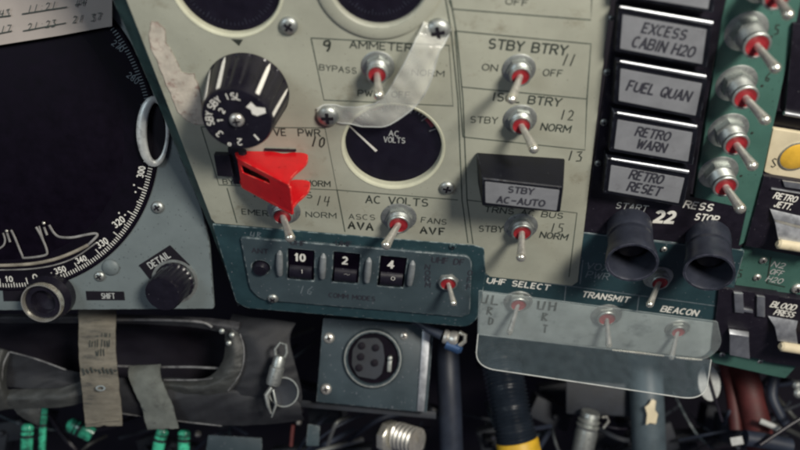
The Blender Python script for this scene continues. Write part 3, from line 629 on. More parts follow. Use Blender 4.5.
# ---------------------------------------------------------------- lower right dark teal panel with clear guard
f = PN.at(600, 300, -1)
lr_ = thing('selector_panel', 'dark green panel lettered UHF SELECT, TRANSMIT and BEACON', 'control panel', f)
o1 = rnd(poly(f, [(479, 272), (484, 268), (572, 281), (583, 232), (745, 250), (722, 330), (716, 352), (700, 358), (478, 334), (476, 290)], 0), [3, 2, 1, 2, 3, 4, 9, 9, 4, 3])
plate('base_plate', f, [o1], -6, .4, .8, M['teal'], lr_)
T = MB()
for L_ in ([(481, 274), (716, 306)], [(566, 286), (560, 342)], [(639, 296), (632, 350)], [(583, 260), (580, 284)], [(583, 233), (700, 247)], [(735, 262), (718, 306)], [(481, 274), (478, 333)]): line(T, f, L_, 1.0, .6)
T.build('ruled_lines', M['faint'], f, lr_)
T = Words(); txt(T, f, 'UHF SELECT', 518.5, 284, 62, 5.0, .12, z=.7, bold=.03); txt(T, f, 'TRANSMIT', 606, 297, 46, 5, .13, z=.7, bold=.03); txt(T, f, 'BEACON', 680, 311, 36, 5, .13, z=.7, bold=.03); T.build('lettering', M['white'], f, lr_)
T = Words(); txt(T, f, 'VOX', 598, 267, 22, 6, .12, z=.7); txt(T, f, 'PWR', 598, 275.5, 22, 6, .12, z=.7); T.build('faded_lettering', M['faint'], f, lr_)
for q in ([(480, 293), (476+2, 332), (700, 358), (713, 345), (716, 320)],):
    pl = rnd(poly(f, [(480, 291), (717, 323), (714, 345), (702, 357), (479, 334)], 0), [1, 2, 8, 8, 2]); plate('hazed_label_plate', f, [pl], .4, .9, .15, M['selface'], lr_)  # pale colour stands for the milky haze of the clear sheet
T = Words(); hand(T, f, 'UL', 490, 299.5, 11, 9, wd=2.3, z=1.1); hand(T, f, 'R', 490, 311, 8, 8, wd=2, z=1.1); hand(T, f, 'D', 491, 321, 7, 8, wd=2, z=1.1)
hand(T, f, 'UH', 547, 306, 11, 9, wd=2.4, z=1.1); hand(T, f, 'R', 545, 317, 8, 8, wd=2.2, z=1.1); hand(T, f, 'T', 545, 329, 8, 8, wd=2.0, z=1.1); T.build('handwriting', M['pencil'], f, lr_)
GS = 'toggle switches behind the clear guard'
toggle(f, 518, 301, 14, 4, (509, 334), 14, 'leftmost of three toggle switches behind the clear guard, under UHF SELECT', lr=2.8, group=GS)
toggle(f, 606, 315, 15, 4, (609, 347), 14, 'middle of three toggle switches behind the clear guard, under TRANSMIT', lr=2.9, group=GS)
toggle(f, 677, 328, 12, 4, (671, 359), 14, 'rightmost of three toggle switches behind the clear guard, under BEACON', lr=2.7, group=GS)
toggle(f, 658, 277, 14, 6, (649, 306), 26, 'toggle switch between the two black start and stop tubes', lr=3.2, rot=5)
# clear guard: upright sheet over the switches plus a shelf standing out from its foot
gd = thing('clear_guard', 'scuffed clear plastic guard with rounded shelf below three toggle switches', 'clear guard', f)
SH = f.hdy(15); pl = rnd(poly(f, [(479, 290), (717, 321), (722, 345), (706, 360), (478, 334)], SH), [1, 2, 12, 14, 2])
m = MB(); m.tube([(p.x, p.y, SH+.5) for p in pl]+[(pl[0].x, pl[0].y, SH+.5)], .55, 8); m.build('sheet_edge', M['clear2'], f, gd); plate('upright_sheet', f, [pl], SH, SH+1.0, .3, M['clear2'], gd)
# shelf: plane through the lower line, standing out along the normal
A3 = f.h3(478, 334, SH); B3 = f.h3(706, 360, SH); e1 = (B3-A3).normalized(); e2 = Vector((0, 0, 1)); wN = f.A*e1.x + f.B*e1.y; n3 = wN.cross(f.N)
sf = Fr(f.w(*A3), wN, f.N, n3 if n3.z > 0 else -n3)
if n3.z <= 0: sf = Fr(f.w(*A3), f.N, wN, f.N.cross(wN))
q = lambda x, y: sf.hit(x, y, 0)
ot = rnd([q(478, 334), q(475, 367), q(705, 401), q(711, 360)], [.5, 26, 24, .5], 12)
plate('shelf', sf, [ot], -.6, .6, .2, M['clear']).name = 'shelf'
sh = bpy.data.objects['shelf']; adopt(sh, gd, sf)
m = MB(); m.tube([(p.x, p.y, .1) for p in ot], .62, 8); adopt(m.build('polished_rim', M['clearedge'], sf), gd, sf)
m = MB(); m.tube([f.h3(612, 350, SH+.5), f.h3(640, 353, SH+.5), f.h3(664, 356, SH+.5)], [.8, 1.3, .7], 8); m.tube([f.h3(676, 357.5, SH+.5), f.h3(690, 359, SH+.5), f.h3(702, 360, SH+.5)], [.9, 1.4, .8], 8); m.build('edge_glints', M['bright'], f, gd)  # glints along the sheet's foot, built as bright slivers

# ---------------------------------------------------------------- annunciators
f = PN.at(660, 100, -1.5)
ap = thing('legend_column_plate', 'black column plate behind the stacked legend boxes', 'control panel', f)
plate('base_plate', f, [poly(f, [(624, -40), (735, -40), (722, 20), (690, 196), (748, 206), (740, 252), (583, 232), (600, 120)], 0)], -5, .5, .8, M['black'], ap)
m = MB()
for (x, y, r) in [(607, 72, 4), (604, 122, 4), (598, 163, 3.5), (611, 18, 3)]:
    ff = f.at(x, y, .5); screw(ff, r, ap, 'rivet', 'dullmetal')
T = Words(); txt(T, f, 'START', 632, 207, 31, 5.6, .12, z=.8, bold=.01)
T.build('faded_lettering', M['offwhite'], f, ap)
T = Words(); txt(T, f, '22', 665, 217, 19, 10, .05, z=.8, bold=.07); txt(T, f, 'RESS', 699, 206, 28, 6.2, .14, z=.8, bold=.03); txt(T, f, 'STOP', 707, 218, 23, 5.8, .14, z=.8, bold=.03)
T.build('lettering', M['white'], f, ap)
def annun(q4, strip, words, label):
    (tl, tr, br, bl) = q4; cx = sum(p[0] for p in q4)/4; cy = sum(p[1] for p in q4)/4; sl = (tr[1]-tl[1])/(tr[0]-tl[0])
    f = PN.at(cx, cy-8, 0, slope=sl); hh = 15
    g = thing('annunciator_light', label, 'indicator light', f, 'legend boxes stacked on the black column')
    dx, dy = 6, 7
    cc = [f.hit(tl[0]-4, tl[1]-7, hh), f.hit(tr[0]+6, tr[1]-5, hh), f.hit(br[0]+5, br[1]+4, hh), f.hit(bl[0]-5, bl[1]+3, hh)]
    m = MB(); m.hexa([(p.x*1.01, p.y*1.02, 0) for p in cc][::-1], [(p.x, p.y, hh) for p in cc][::-1]); m.build('housing', M['house'], f, g, bevel=1.6, seg=3)
    plate('legend_plate', f, [rnd([f.hit(*p, hh) for p in (tl, tr, br, bl)], 1)], hh-.5, hh+.4, .2, M['label'], g)
    m = MB(); a, b = strip; m.tube([f.h3(a[0], a[1], hh+1.0), f.h3((a[0]+b[0])/2, (a[1]+b[1])/2, hh+1.1), f.h3(b[0], b[1], hh+1.0)], [random.uniform(.9, 1.5), random.uniform(1.5, 1.9), random.uniform(2.0, 2.5)], 12, flat=.7); m.build('top_highlight', M['alu'], f, g)  # bar stands for the highlight on the housing's top edge
    T = Words()
    for (s_, x, y, w_, h_) in words: txt(T, f, s_, x, y, w_, h_, sl, z=hh+.6, bold=.035)
    if words: T.build('lettering', M['legend'], f, g)
annun([(624, -40), (713, -24), (708, 9), (623, -5)], ((625, -48), (716, -32)), [], 'topmost legend box of the stack, cut off by the top edge')
annun([(622.5, 14.5), (706.5, 29.5), (702, 64), (620, 48.5)], ((620, 7), (712, 23.5)), [('EXCESS', 665, 31.5, 43, 9), ('CABIN H₂O' if 0 else 'CABIN H2O', 664, 47, 61, 9.5)], 'legend box reading EXCESS CABIN H2O')
annun([(620.5, 68.5), (702, 83.5), (695.5, 115.5), (618.5, 100.5)], ((620, 61.5), (705, 77)), [('FUEL QUAN', 659.5, 91, 62, 9)], 'legend box reading FUEL QUAN')
annun([(617.5, 119.5), (692.5, 132.5), (688, 161.5), (614, 148.5)], ((617, 113), (696, 127)), [('RETRO', 653.5, 134, 33, 8), ('WARN', 652, 146, 28, 8)], 'legend box reading RETRO WARN')
annun([(611, 165), (684.5, 178), (678.5, 203), (608, 190.5)], ((611, 159), (688, 172)), [('RETRO', 647, 177, 32, 8), ('RESET', 645, 189, 32, 8)], 'legend box reading RETRO RESET, lowest of the stack')
# start / stop tubes
def ptube(px, py, r0, tip, r1, label, dyp):
    f = PN.at(px, py, 0); hh = f.hdy(dyp); e = f.h3(*tip, hh); g = thing('shrouded_button', label, 'push button', f, 'black shrouded start and stop buttons')
    L_ = e.length
    m = MB(); m.lathe([(r0, 0), (r0*1.02, L_*.15), (r0*1.0, L_*.34), (r0*.97, L_*.36), (r0*.97, L_*.39), (r0*1.0, L_*.41), (r0*1.0, L_*.5), (r0*.985, L_*.52), (r1, L_*.8), (r1*1.04, L_*.97), (r1*1.02, L_), (r1*.93, L_), (r1*.88, L_*.96), (r1*.84, L_*.4), (0, L_*.38)], 48, axis=e); m.build('shroud', M['tube'], f, g)
    m = MB(); m.lathe([(r1*.62, L_*.38), (r1*.62, L_*.55), (r1*.5, L_*.6), (0, L_*.62)], 32, axis=e); m.build('button', M['gloss'], f, g)
ptube(629, 225, 21.5, (632, 263), 23.5, 'left shrouded black button below the word START', 38)
ptube(708, 236, 21, (709, 273), 22.5, 'right shrouded black button below the word STOP', 37)
o = screw(PN.at(664, 249, .2), 3, ap, 'rivet', 'metal')

# ---------------------------------------------------------------- right green panel
f = PN.at(750, 100, -1.5)
gp = thing('side_console_panel', 'worn green panel holding a diagonal row of toggle switches', 'control panel', f)
plate('base_plate', f, [poly(f, [(735, -40), (822, -40), (801, 0), (776, 112), (748, 240), (738, 246), (746, 209), (694, 197), (722, 14)], 0)], -7, .9, 1, M['green'], gp)
T = Words(); hand(T, f, '5', 777, 30, 7, 10, wd=1.4, z=1.1); hand(T, f, '6', 768, 77, 7, 9, wd=1.3, z=1.1)
for (x, y) in [(771, 37), (762, 86), (752, 133), (741, 176)]: T.add([(p.x, p.y, 1.1) for p in circ(1.6, 10, f.hit(x, y, 1.1))], [tuple(range(10))])
T.build('handwriting', M['pencil'], f, gp)
for i, (x, y, tx, ty, r) in enumerate([(764, -18, 789, 16, 21), (746, 31, 777, 70, 20.5), (736, 83, 767, 122, 19.5), (728, 130, 754, 168, 19), (718, 172, 742, 211, 18.5)]):
    toggle(f, x, y, r, 15 if i else 15, (tx, ty), 36, ['top toggle switch on the green panel, cut off by the top edge', 'toggle switch beside the EXCESS CABIN H2O box', 'toggle switch beside the FUEL QUAN box', 'toggle switch beside the RETRO WARN box', 'toggle switch beside the RETRO RESET box'][i], lr=4.6, rot=i*17)

# ---------------------------------------------------------------- far right column
f = PN.at(785, 160, -6)
m = MB(); cp = thing('indicator_plate', 'cream plate with round yellow lens on right edge', 'indicator light', f)
plate('base_plate', f, [rnd(poly(f, [(772, 127), (840, 138), (835, 196), (763, 170)], 0), 2)], -2, 3, .5, M['cream'], cp)
ff = f.at(796, 156, 3); m = MB(); m.lathe([(15.5, 0), (15.5, 1), (14, 2), (7, 2.8), (0, 3)], 32); adopt(m.build('lens', M['yellow'], ff), cp, ff)
m = MB(); m.ring([(15.5, 0), (16.6, 0), (16.6, 1.5), (15.5, 1.5)], 32); adopt(m.build('lens_ring', M['dullmetal'], ff), cp, ff)
T = Words(); hand(T, f, 'S', 774, 163, 8, 9, wd=1.2, z=3.2); T.build('handwriting', M['pencil'], f, cp)
f = PN.at(800, 80, -4); m = MB(); cc = poly(f, [(790, 20), (850, 20), (850, 122), (782, 112)], 0); m.hexa([(p.x, p.y, -8) for p in cc][::-1], [(p.x, p.y, 8) for p in cc][::-1])
o = thing('relay_box', 'black box with silver lower edge at upper right, beside the green panel', 'box', f); m.build('body', M['black'], f, o, bevel=1.5)
m = MB(); m.tube([f.h3(784, 113, 9), f.h3(830, 121, 9)], 2.2, 12); m.build('edge_strip', M['alu'], f, o)
# black backing of column
f = PN.at(780, 290, -10)
m = thing('switch_column', 'black switch column plate on lower right, with green lower bracket', 'control panel', f)
plate('base_plate', f, [poly(f, [(770, 112), (900, 120), (880, 380), (705, 352), (720, 300), (745, 245)], 0)], -3, .4, .5, M['black'], m)
pl = rnd(poly(f, [(745, 240), (850, 258), (845, 308), (734, 290)], 4), 2); plate('green_strip', f, [pl], .3, 4, .6, M['green'], m)
pl = rnd(poly(f, [(706, 352), (800, 362), (785, 378), (770, 375), (712, 362)], 4), 3); plate('lower_bracket', f, [pl], 1, 5, .8, M['green'], m)
for (x, y, r) in [(763, 260, 4), (757, 277, 4), (722, 354, 3), (760, 361, 3), (797, 288, 6)]: screw(f.at(x, y, 4), r, m, 'screw', 'metal', 30)
T = Words(); hand(T, f, '5', 740, 274, 7, 8, wd=1.2, z=4.3); line(T, f, [(771, 257), (767, 283), (785, 287)], 1.2, 4.3); T.build('handwriting', M['pencil'], f, m)
T = Words(); txt(T, f, 'N2', 779, 265, 12, 4.5, .2, z=4.4, bold=.02); txt(T, f, 'OFF', 777, 272.5, 12, 4.3, .2, z=4.4, bold=.02); txt(T, f, 'H2O', 775, 280, 15, 4.4, .2, z=4.4, bold=.02); T.build('lettering', M['offwhite'], f, m)
# lever switches
def lever(px, py, q, label, words=None, top=None, bar='gold'):
    f = PN.at(px, py, -4, slope=.16); g = thing('lever_switch', label, 'switch', f, 'black lever switches on the right edge')
    cc = [f.hit(*p, 6) for p in q]; m = MB(); m.hexa([(p.x, p.y, -4) for p in cc][::-1], [(p.x, p.y, 6) for p in cc][::-1]); m.build('body', M['black'], f, g, bevel=1.2)
    if words:
        T = Words()
        for a in words: txt(T, f, *a, z=6.3, bold=.03)
        T.build('lettering', M['white'], f, g)
    return g, f
g, f = lever(782, 205, [(764, 176), (830, 186), (828, 262), (745, 246)], 'black lever switch lettered RETRO JETT with silver flap and pale bar', [('RETRO', 786, 197.5, 22, 5, .2), ('JETT.', 784, 205.5, 17, 5, .2)])
m = MB(); m.sheet([[f.h3(783, 181, 8), f.h3(805, 184, 8)], [f.h3(785, 187, 8), f.h3(805, 190, 8)]], 1.5); m.tube([f.h3(771, 188.5, 7), f.h3(805, 194, 7)], .9, 8); m.build('top_trim', M['alu'], f, g)
m = MB(); m.sheet([[f.h3(770, 209, 7), f.h3(800, 216, 7), f.h3(815, 218, 7)], [f.h3(774, 219, 11), f.h3(797, 225, 11), f.h3(815, 228, 11)], [f.h3(775, 222, 10), f.h3(797, 228, 10), f.h3(815, 230, 10)], [f.h3(779, 243, 20), f.h3(799, 246, 20), f.h3(815, 248, 20)]], 1.5); m.build('flap', M['alu'], f, g, bevel=.4)
m = MB(); m.tube([f.h3(777, 243.5, 22), f.h3(779, 244, 22), f.h3(830, 252, 22)], [3, 5.5, 5.5], 18, flat=.8); m.build('bar_handle', M['cream'], f, g)
g, f = lever(745, 325, [(719, 288), (780, 296), (772, 362), (712, 350)], 'black rocker switch with three silver plates, below the left green strip')
for q in ([(734, 293), (743, 293.5), (744, 313), (735, 312)], [(757, 296), (765, 297), (765, 317), (757, 316)], [(743.5, 309), (753, 310.5), (753, 313), (743.5, 311.5)]):
    m = MB(); m.hexa([(*f.hit(*p, 8), 6) for p in q][::-1], [(*f.hit(*p, 8), 8.5) for p in q][::-1]); m.build('plate', M['alu'], f, g, bevel=.4)
m = MB(); m.sheet([[f.h3(729, 329, 8), f.h3(749, 332, 8)], [f.h3(730, 334, 13), f.h3(749, 337, 13)], [f.h3(730, 337, 12), f.h3(749, 340, 12)], [f.h3(730, 355, 17), f.h3(750, 359, 17)]], 1.5); m.build('rocker', M['alu'], f, g, bevel=.3)
g, f = lever(795, 320, [(771, 296), (850, 306), (850, 375), (765, 362)], 'black lever switch lettered BLOOD PRESS with tapered silver flap', [('BLOOD', 784, 306, 24, 4.8, .16), ('PRESS', 785, 313.5, 19, 4.6, .16)])
m = MB(); m.sheet([[f.h3(768, 316, 7), f.h3(798, 321, 7)], [f.h3(775, 327, 12), f.h3(796, 330, 12)], [f.h3(778, 341, 18), f.h3(798, 344, 18)]], 1.5); m.build('flap', M['alu'], f, g, bevel=.4)
m = MB(); m.tube([f.h3(780, 346, 20), f.h3(782, 346.5, 20), f.h3(830, 354, 20)], [3, 5, 5], 18); m.build('bar_handle', M['cream'], f, g)

# ---------------------------------------------------------------- left display unit (tilted towards the viewer)
tl = math.radians(24); Nl = Vector((0, -math.cos(tl), math.sin(tl))); Ol = PN.at(150, 200, -26).O
LF = Fr(Ol, Vector((1, 0, 0)), Nl.cross(Vector((1, 0, 0))), Nl)
LF.B = Vector((0, math.sin(tl), math.cos(tl)))
lu = thing('display_unit', 'blue grey display unit with large round black screen and tick ring', 'display unit', LF)
sc_c = LF.hit(0, 132); sr_ = (LF.hit(157, 140)-sc_c).length
out = rnd(poly(LF, [(-60, -60), (96, -60), (165, 120), (201, 206), (209, 240), (214, 309), (-60, 311)]), [2, 2, 2, 6, 6, 3, 2])
# round opening, fitted through the ring seen in the photo
ringpx = [(117, 27), (143, 67), (152, 97), (158, 132), (153, 167), (147, 200), (127, 237), (100, 261), (67, 278), (20, 289)]
P_ = [LF.hit(*p) for p in ringpx]
def fit(P):
    import itertools
    sx = sum(p.x for p in P); sy = sum(p.y for p in P); n = len(P)
    A = [[2*sum(p.x*p.x for p in P), 2*sum(p.x*p.y for p in P), sx], [2*sum(p.x*p.y for p in P), 2*sum(p.y*p.y for p in P), sy], [2*sx, 2*sy, n]]
    B = [sum(p.x*(p.x**2+p.y**2) for p in P), sum(p.y*(p.x**2+p.y**2) for p in P), sum(p.x**2+p.y**2 for p in P)]
    v = Matrix(A).inverted() @ Vector(B); return Vector((v.x, v.y)), math.sqrt(v.z+v.x**2+v.y**2)
cc, RR = fit(P_)
plate('face_plate', LF, [out], -5, 0, .8, M['leftface'], lu)
m = MB(); m.lathe([(0, .0), (RR+1.5, .0), (RR+1.5, 1.2), (RR, 1.8), (RR-1, 1.2), (RR*.83, 1.0), (RR*.82, .6), (0, .5)], 128, c=(cc.x, cc.y, 0)); m.build('dial_ring', M['screen'], LF, lu)
m = MB(); m.lathe([(0, .3), (RR*.82, .3), (RR*.8, .9), (0, 1.0)], 96, c=(cc.x, cc.y, 0)); m.build('screen', M['screen'], LF, lu)
T = MB()
for k in range(-110, 8):
    t = math.radians(k*1.0-0); r1 = RR*.985; r0 = RR*(.93 if k % 10 == 0 else .952 if k % 5 == 0 else .96)
    if k > 5 and k < 30 and 0: continue
    T.strip([(cc.x+r0*math.cos(t), cc.y+r0*math.sin(t), 1.75), (cc.x+r1*math.cos(t), cc.y+r1*math.sin(t), 1.75)], .85)
for s_, x, y, w_, h_, sl in (('300', 141, 172, 6, 12, .0), ('320', 118.5, 222, 11, 7, -.75), ('330', 102, 243, 11, 7, -.6), ('340', 81, 259.5, 11, 6, -.35), ('350', 60, 270, 12, 6, -.3), ('0', 35, 277, 5, 6, -.1), ('10', 9, 279, 8, 6, 0)):
    if s_ == '300':
        c0 = LF.hit(x, y, 1.8)
        for k_, st in enumerate(text_strokes(s_)): T.strip([Vector((c0.x - v*6 + u_*3, c0.y + u_*11, 1.8+.01*k_)) for u_, v in st], 1.1)
    else: txt(T, LF, s_, x, y, w_*.88, h_*.82, sl, z=1.8, bold=.025)
for (x, y) in [(134, 185), (135.5, 192), (125, 215), (119, 213)]: T.add([(p.x, p.y, 1.8) for p in circ(.9, 8, LF.hit(x, y, 1.8))], [tuple(range(8))])
T.build('scale_marks', M['white'], LF, lu)
T = MB()
for k in range(8, 60):
    t = math.radians(k*1.0); r1 = RR*.985; r0 = RR*(.93 if k % 10 == 0 else .958)
    T.strip([(cc.x+r0*math.cos(t), cc.y+r0*math.sin(t), 1.75), (cc.x+r1*math.cos(t), cc.y+r1*math.sin(t), 1.75)], .8)
for s_, x, y in (('280', 133, 78), ('270', 118, 46)): txt(T, LF, s_, x, y, 10, 6, .8, z=1.8)
T.build('faded_marks', M['faint'], LF, lu)
m = MB(); Z = 2.4
def wire(pts, r=1.0):
    m.tube(crm([LF.h3(x, y, Z) for x, y in pts], 4), r*1.15, 8, flat=.5)
wire([(11, 230), (15, 238), (22, 255), (25, 258), (44, 255.5), (47, 251), (42, 238), (36, 227)])
wire([(39, 226), (47, 252)], .7); wire([(7, 233), (10, 242)]); wire([(44, 227), (47, 235)]); wire([(49, 225), (54, 233), (60, 237), (72, 237.5), (85, 235), (95, 233.5), (97, 236), (88, 245)], 1.1); m.build('wire_reticle', M['reticle'], LF, lu); m = MB()
wire([(88, 245), (74, 252), (54, 259.5), (30, 264), (0, 265.5), (-20, 265)], 1.5)
m.build('reticle_arc', M['reticleb'], LF, lu); m = MB(); wire([(96, 243), (76, 257), (55, 265), (30, 269), (0, 270), (-20, 270)], .6)
wire([(3, 233), (5, 240), (3, 246), (-4, 250)], .8)
m.build('wire_reticle', M['reticle'], LF, lu)
m = MB()
for x, y in ((7, 231), (44, 223)): m.lathe([(1.6, 0), (1.6, 1), (0, 2)], 12, c=LF.h3(x, y, 2.6))
m.build('reticle_pins', M['bright'], LF, lu)
m = MB(); n = 40; ptsr = []; rad = []
for k in range(n+1):
    t = 2*math.pi*k/n; ptsr.append(LF.h3(154.5+13*math.cos(t), 131.5-32*math.sin(t), 6-3*math.cos(t))); rad.append(3.4-1.7*math.cos(t))
m.tube(ptsr, rad, 12, flat=.55); m.build('bail_ring', M['ringp'], LF, lu)
m = MB(); m.lathe([(1, 0), (1, 1.5), (.9, 3.4), (0, 3.5)], 40); c0 = LF.hit(155, 131.5); m.v = [Vector((c0.x+v.x*12, c0.y+v.y*31, v.z)) for v in m.v]; m.build('ring_well', M['blackmatte'], LF, lu)
for (x, y, r) in [(158, 207, 6.5), (100, 276, 5.5)]: screw(LF.at(x, y, 0), r, lu, ang=35)
m = MB(); c0 = LF.h3(111, 267, 0); m.lathe([(9, 0), (8.5, 2), (6, 4), (0, 4.6)], 24, c=c0); m.build('boss', M['leftface'], LF, lu)
plate('black_placard', LF, [poly(LF, [(139, 265), (170, 245), (190, 265), (160, 292)], 0)], 0, .8, .1, M['blackmatte'], lu)
plate('black_placard', LF, [poly(LF, [(86, 291), (124, 291.5), (125, 300), (87, 300)], 0)], 0, .8, .1, M['blackmatte'], lu)
plate('black_placard', LF, [poly(LF, [(3, 289), (27, 289), (28, 301), (4, 301)], 0)], 0, .8, .1, M['blackmatte'], lu)
T = Words(); txt(T, LF, 'DETAIL', 159, 260, 20, 6, -.6, z=1, bold=.02); txt(T, LF, 'SHIFT', 108, 296, 13, 5, .0, z=1, bold=.01)
c0 = LF.hit(175, 290, 1); T.strip([(c0.x+24*math.cos(math.radians(t)), c0.y+24*math.sin(math.radians(t)), 1.0) for t in range(75, 150, 8)], 1.2); T.build('lettering', M['offwhite'], LF, lu)
m = MB(); m.tube([LF.h3(30, 289, 1), LF.h3(33, 303, 1)], .8, 6); m.build('index_pin', M['white'], LF, lu)
# knobs on the display unit
f = LF.at(175, 281, 0); hh = f.hdy(11); g = thing('ribbed_knob', 'small glossy black ribbed knob by rotated black placard on display unit', 'knob', f)
m = MB(); m.lathe([(20, 0), (20, 2), (18.5, 3.5), (18.5, hh*.9), (17, hh), (0, hh+.8)], 96, flute=lambda a, z: 1-.05*max(0, math.cos(a*16))**2 if 3.6 > z or z < hh*.95 else 1, axis=(-.12, -.1, 1)); m.build('knob_body', M['gloss'], f, g)
m = MB(); m.ring([(20.2, 0), (23, 0), (23, 1.4), (20.2, 1.4)], 40); m.build('skirt', M['dullmetal'], f, g)
f = LF.at(53, 294, 0); hh = f.hdy(8); g = thing('ringed_knob', 'black knob with shiny silver ring at lower left of display unit', 'knob', f)
m = MB(); m.lathe([(23, 0), (23, hh*.5), (20, hh*.7), (17, hh), (12, hh*1.0), (11, hh*.6), (0, hh*.5)], 48); m.build('knob_body', M['gloss'], f, g)
m = MB(); m.ring([(17.6, hh*.9), (19.8, hh*.9), (20.1, hh*1.05), (19.5, hh*1.2), (18.4, hh*1.2), (17.6, hh*1.05)], 48); m.build('silver_ring', M['bright'], f, g)
# paper card
f = LF.at(50, 20, 9)
m = MB(); rows = []
top = [(-40, -40), (0, -40), (60, -40), (112, -40)]; bot = [(-40, 50), (0, 45), (60, 35.5), (112, 26)]
for i in range(5):
    t = i/4; rows.append([f.h3(a[0]*(1-t)+b[0]*t, a[1]*(1-t)+b[1]*t, 0+.8*math.sin(i*1.7+j)) for j, (a, b) in enumerate(zip(top, bot))])
o = thing('paper_card', 'worn paper card with handwritten figures above the black screen', 'card', f); m.sheet(rows, 1.2); m.build('card', M['paper'], f, o)
T = Words()
for L_ in ([(-3, 17), (11, 15.5)], [(22, 14), (67, 7)], [(-3, 34), (12, 31)], [(23, 31), (66, 23)], [(75, 5), (80, 4)]): line(T, f, L_, 1.2, 1.6)
for s_, x, y in (('II:2I', 42, 7), ('2I:23', 42, 25), ('43', 5, 13), ('I7', 6, 29), ('2I', 78, 19), ('I4', 80, 3), ('37', 96, 17)): hand(T, f, s_, x, y, 6, 7, slope=-.15, wd=.8, z=1.7)
T.build('handwriting', M['ink'], f, o)

# ---------------------------------------------------------------- below the panels: pouch, straps, box, hoses
def deptube(name, pts, rad, mt, label, cat, seg=20, group=None, prof=None, mb_only=False):
    f = camfr(pts[0][0], pts[0][1], pts[0][2]); ps = [f.dep(*p) for p in pts]; sm = []
    for i in range(len(ps)-1):
        p0, p1, p2, p3 = ps[max(i-1, 0)], ps[i], ps[i+1], ps[min(i+2, len(ps)-1)]
        for k in range(8):
            t = k/8; sm.append(.5*((2*p1)+(p2-p0)*t+(2*p0-5*p1+4*p2-p3)*t*t+(3*p1-p0-3*p2+p3)*t**3))
    sm.append(ps[-1]); m = MB(); m.tube(sm, [rad*(prof(i, len(sm)) if prof else 1) for i in range(len(sm))], seg)
    return m, f, sm
def hose(name, pts, rad, mt, label, cat='hose', **k):
    m, f, sm = deptube(name, pts, rad, mt, label, cat, **k); return tag(m.build(name, M[mt], f), label, cat)
from mathutils import noise
def cloth(f, rows_, name, mt, parent, amp=1.2, sc=.06, th=1.5, seedv=0, n=14):
    rows = [crm([f.dep(*p) for p in r], n) for r in rows_]
    cols = [crm([r[j] for r in rows], n) for j in range(len(rows[0]))]
    g = [[cols[j][i] for j in range(len(cols))] for i in range(len(cols[0]))]
    for r in g:
        for p in r:
            q = Vector((p.x*sc*.7 + p.y*sc*.5, p.y*sc - p.x*sc*.4, seedv*7.3)); v = noise.noise(q)*1.6 + (.5-abs(noise.noise(Vector((q.x*.8, q.y*2.2, q.z)))))*1.6
            p.z += v*amp; p.y += noise.noise(q*1.7+Vector((9, 3, 1)))*amp*.6
    m = MB(); m.sheet(g, th); return m.build(name, M[mt], f, parent, smooth=80)
f = camfr(110, 360, 450)
po = thing('map_pouch', 'dark cloth map pouch hanging open below the display unit', 'pouch', f)
cloth(f, [[(-30, 322, 480), (60, 322, 485), (140, 322, 485), (235, 330, 480)], [(-30, 360, 488), (60, 362, 492), (140, 362, 492), (230, 365, 485)], [(-30, 400, 480), (60, 400, 480), (140, 400, 480), (230, 402, 480)]], 'back_panel', 'blackmatte', po, 1.2)
cloth(f, [[(-30, 314, 440), (60, 314, 438), (140, 315, 438), (205, 318, 439), (240, 322, 440)], [(-30, 318, 436), (60, 318, 435), (140, 319, 435), (202, 323, 436), (238, 330, 437)], [(-30, 323, 440), (60, 323, 439), (140, 324, 439), (200, 328, 440), (232, 336, 441)]], 'upper_hem', 'hem', po, .5, .15, seedv=2)
cloth(f, [[(112, 378, 449), (160, 378, 447), (205, 380, 446), (250, 386, 446), (290, 388, 450)], [(112, 390, 446), (160, 387, 443), (208, 389, 441), (255, 396, 441), (300, 404, 446)], [(114, 404, 446), (165, 402, 442), (215, 406, 442), (265, 412, 444), (302, 416, 449)], [(120, 414, 452), (170, 421, 450), (220, 426, 450), (270, 424, 452), (304, 420, 456)]], 'front_panel', 'cloth', po, 1.3, .035, seedv=4)
cloth(f, [[(232, 314, 446), (262, 318, 444), (296, 322, 448)], [(226, 332, 440), (254, 336, 437), (290, 340, 444)], [(232, 356, 439), (262, 360, 436), (296, 366, 444)], [(222, 380, 440), (258, 386, 438), (302, 396, 447)], [(200, 394, 446), (246, 404, 444), (298, 414, 452)]], 'end_panel', 'cloth', po, 1.6, .04, seedv=5)
cloth(f, [[(224, 326, 441), (231, 328, 437), (240, 334, 438)], [(225, 345, 439), (233, 346, 434), (243, 348, 436)], [(222, 362, 439), (231, 366, 434), (242, 370, 436)], [(210, 376, 441), (218, 382, 436), (230, 390, 438)], [(190, 380, 443), (194, 387, 438), (200, 395, 441)], [(162, 380, 444), (163, 385, 441), (166, 391, 443)]], 'end_cuff', 'cuff', po, .9, .09, seedv=15)
cloth(f, [[(-30, 346, 450), (-10, 347, 446), (2, 349, 445), (10, 352, 449)], [(-30, 372, 445), (-12, 372, 441), (-2, 374, 440), (5, 378, 446)], [(-30, 392, 446), (-6, 393, 442), (2, 394, 442), (10, 396, 447)], [(-30, 412, 450), (-8, 412, 447), (4, 410, 447), (16, 407, 451)]], 'left_fold', 'cuff', po, 1.0, .06, seedv=6)
cloth(f, [[(8, 352, 448), (30, 358, 447), (60, 368, 450), (86, 374, 453)], [(6, 366, 450), (30, 374, 450), (56, 380, 452), (86, 384, 455)], [(6, 386, 451), (38, 390, 449), (62, 390, 449), (88, 386, 455)]], 'inner_fold', 'cloth', po, 1.0, .05, seedv=7)
cloth(f, [[(0, 390, 448), (34, 389, 447), (60, 388, 446), (88, 378, 450)], [(2, 399, 445), (38, 399, 444), (60, 398, 443), (90, 390, 447)], [(4, 409, 448), (38, 408, 447), (64, 407, 446), (92, 400, 450)]], 'lower_fold', 'cuff', po, .8, .07, seedv=8)
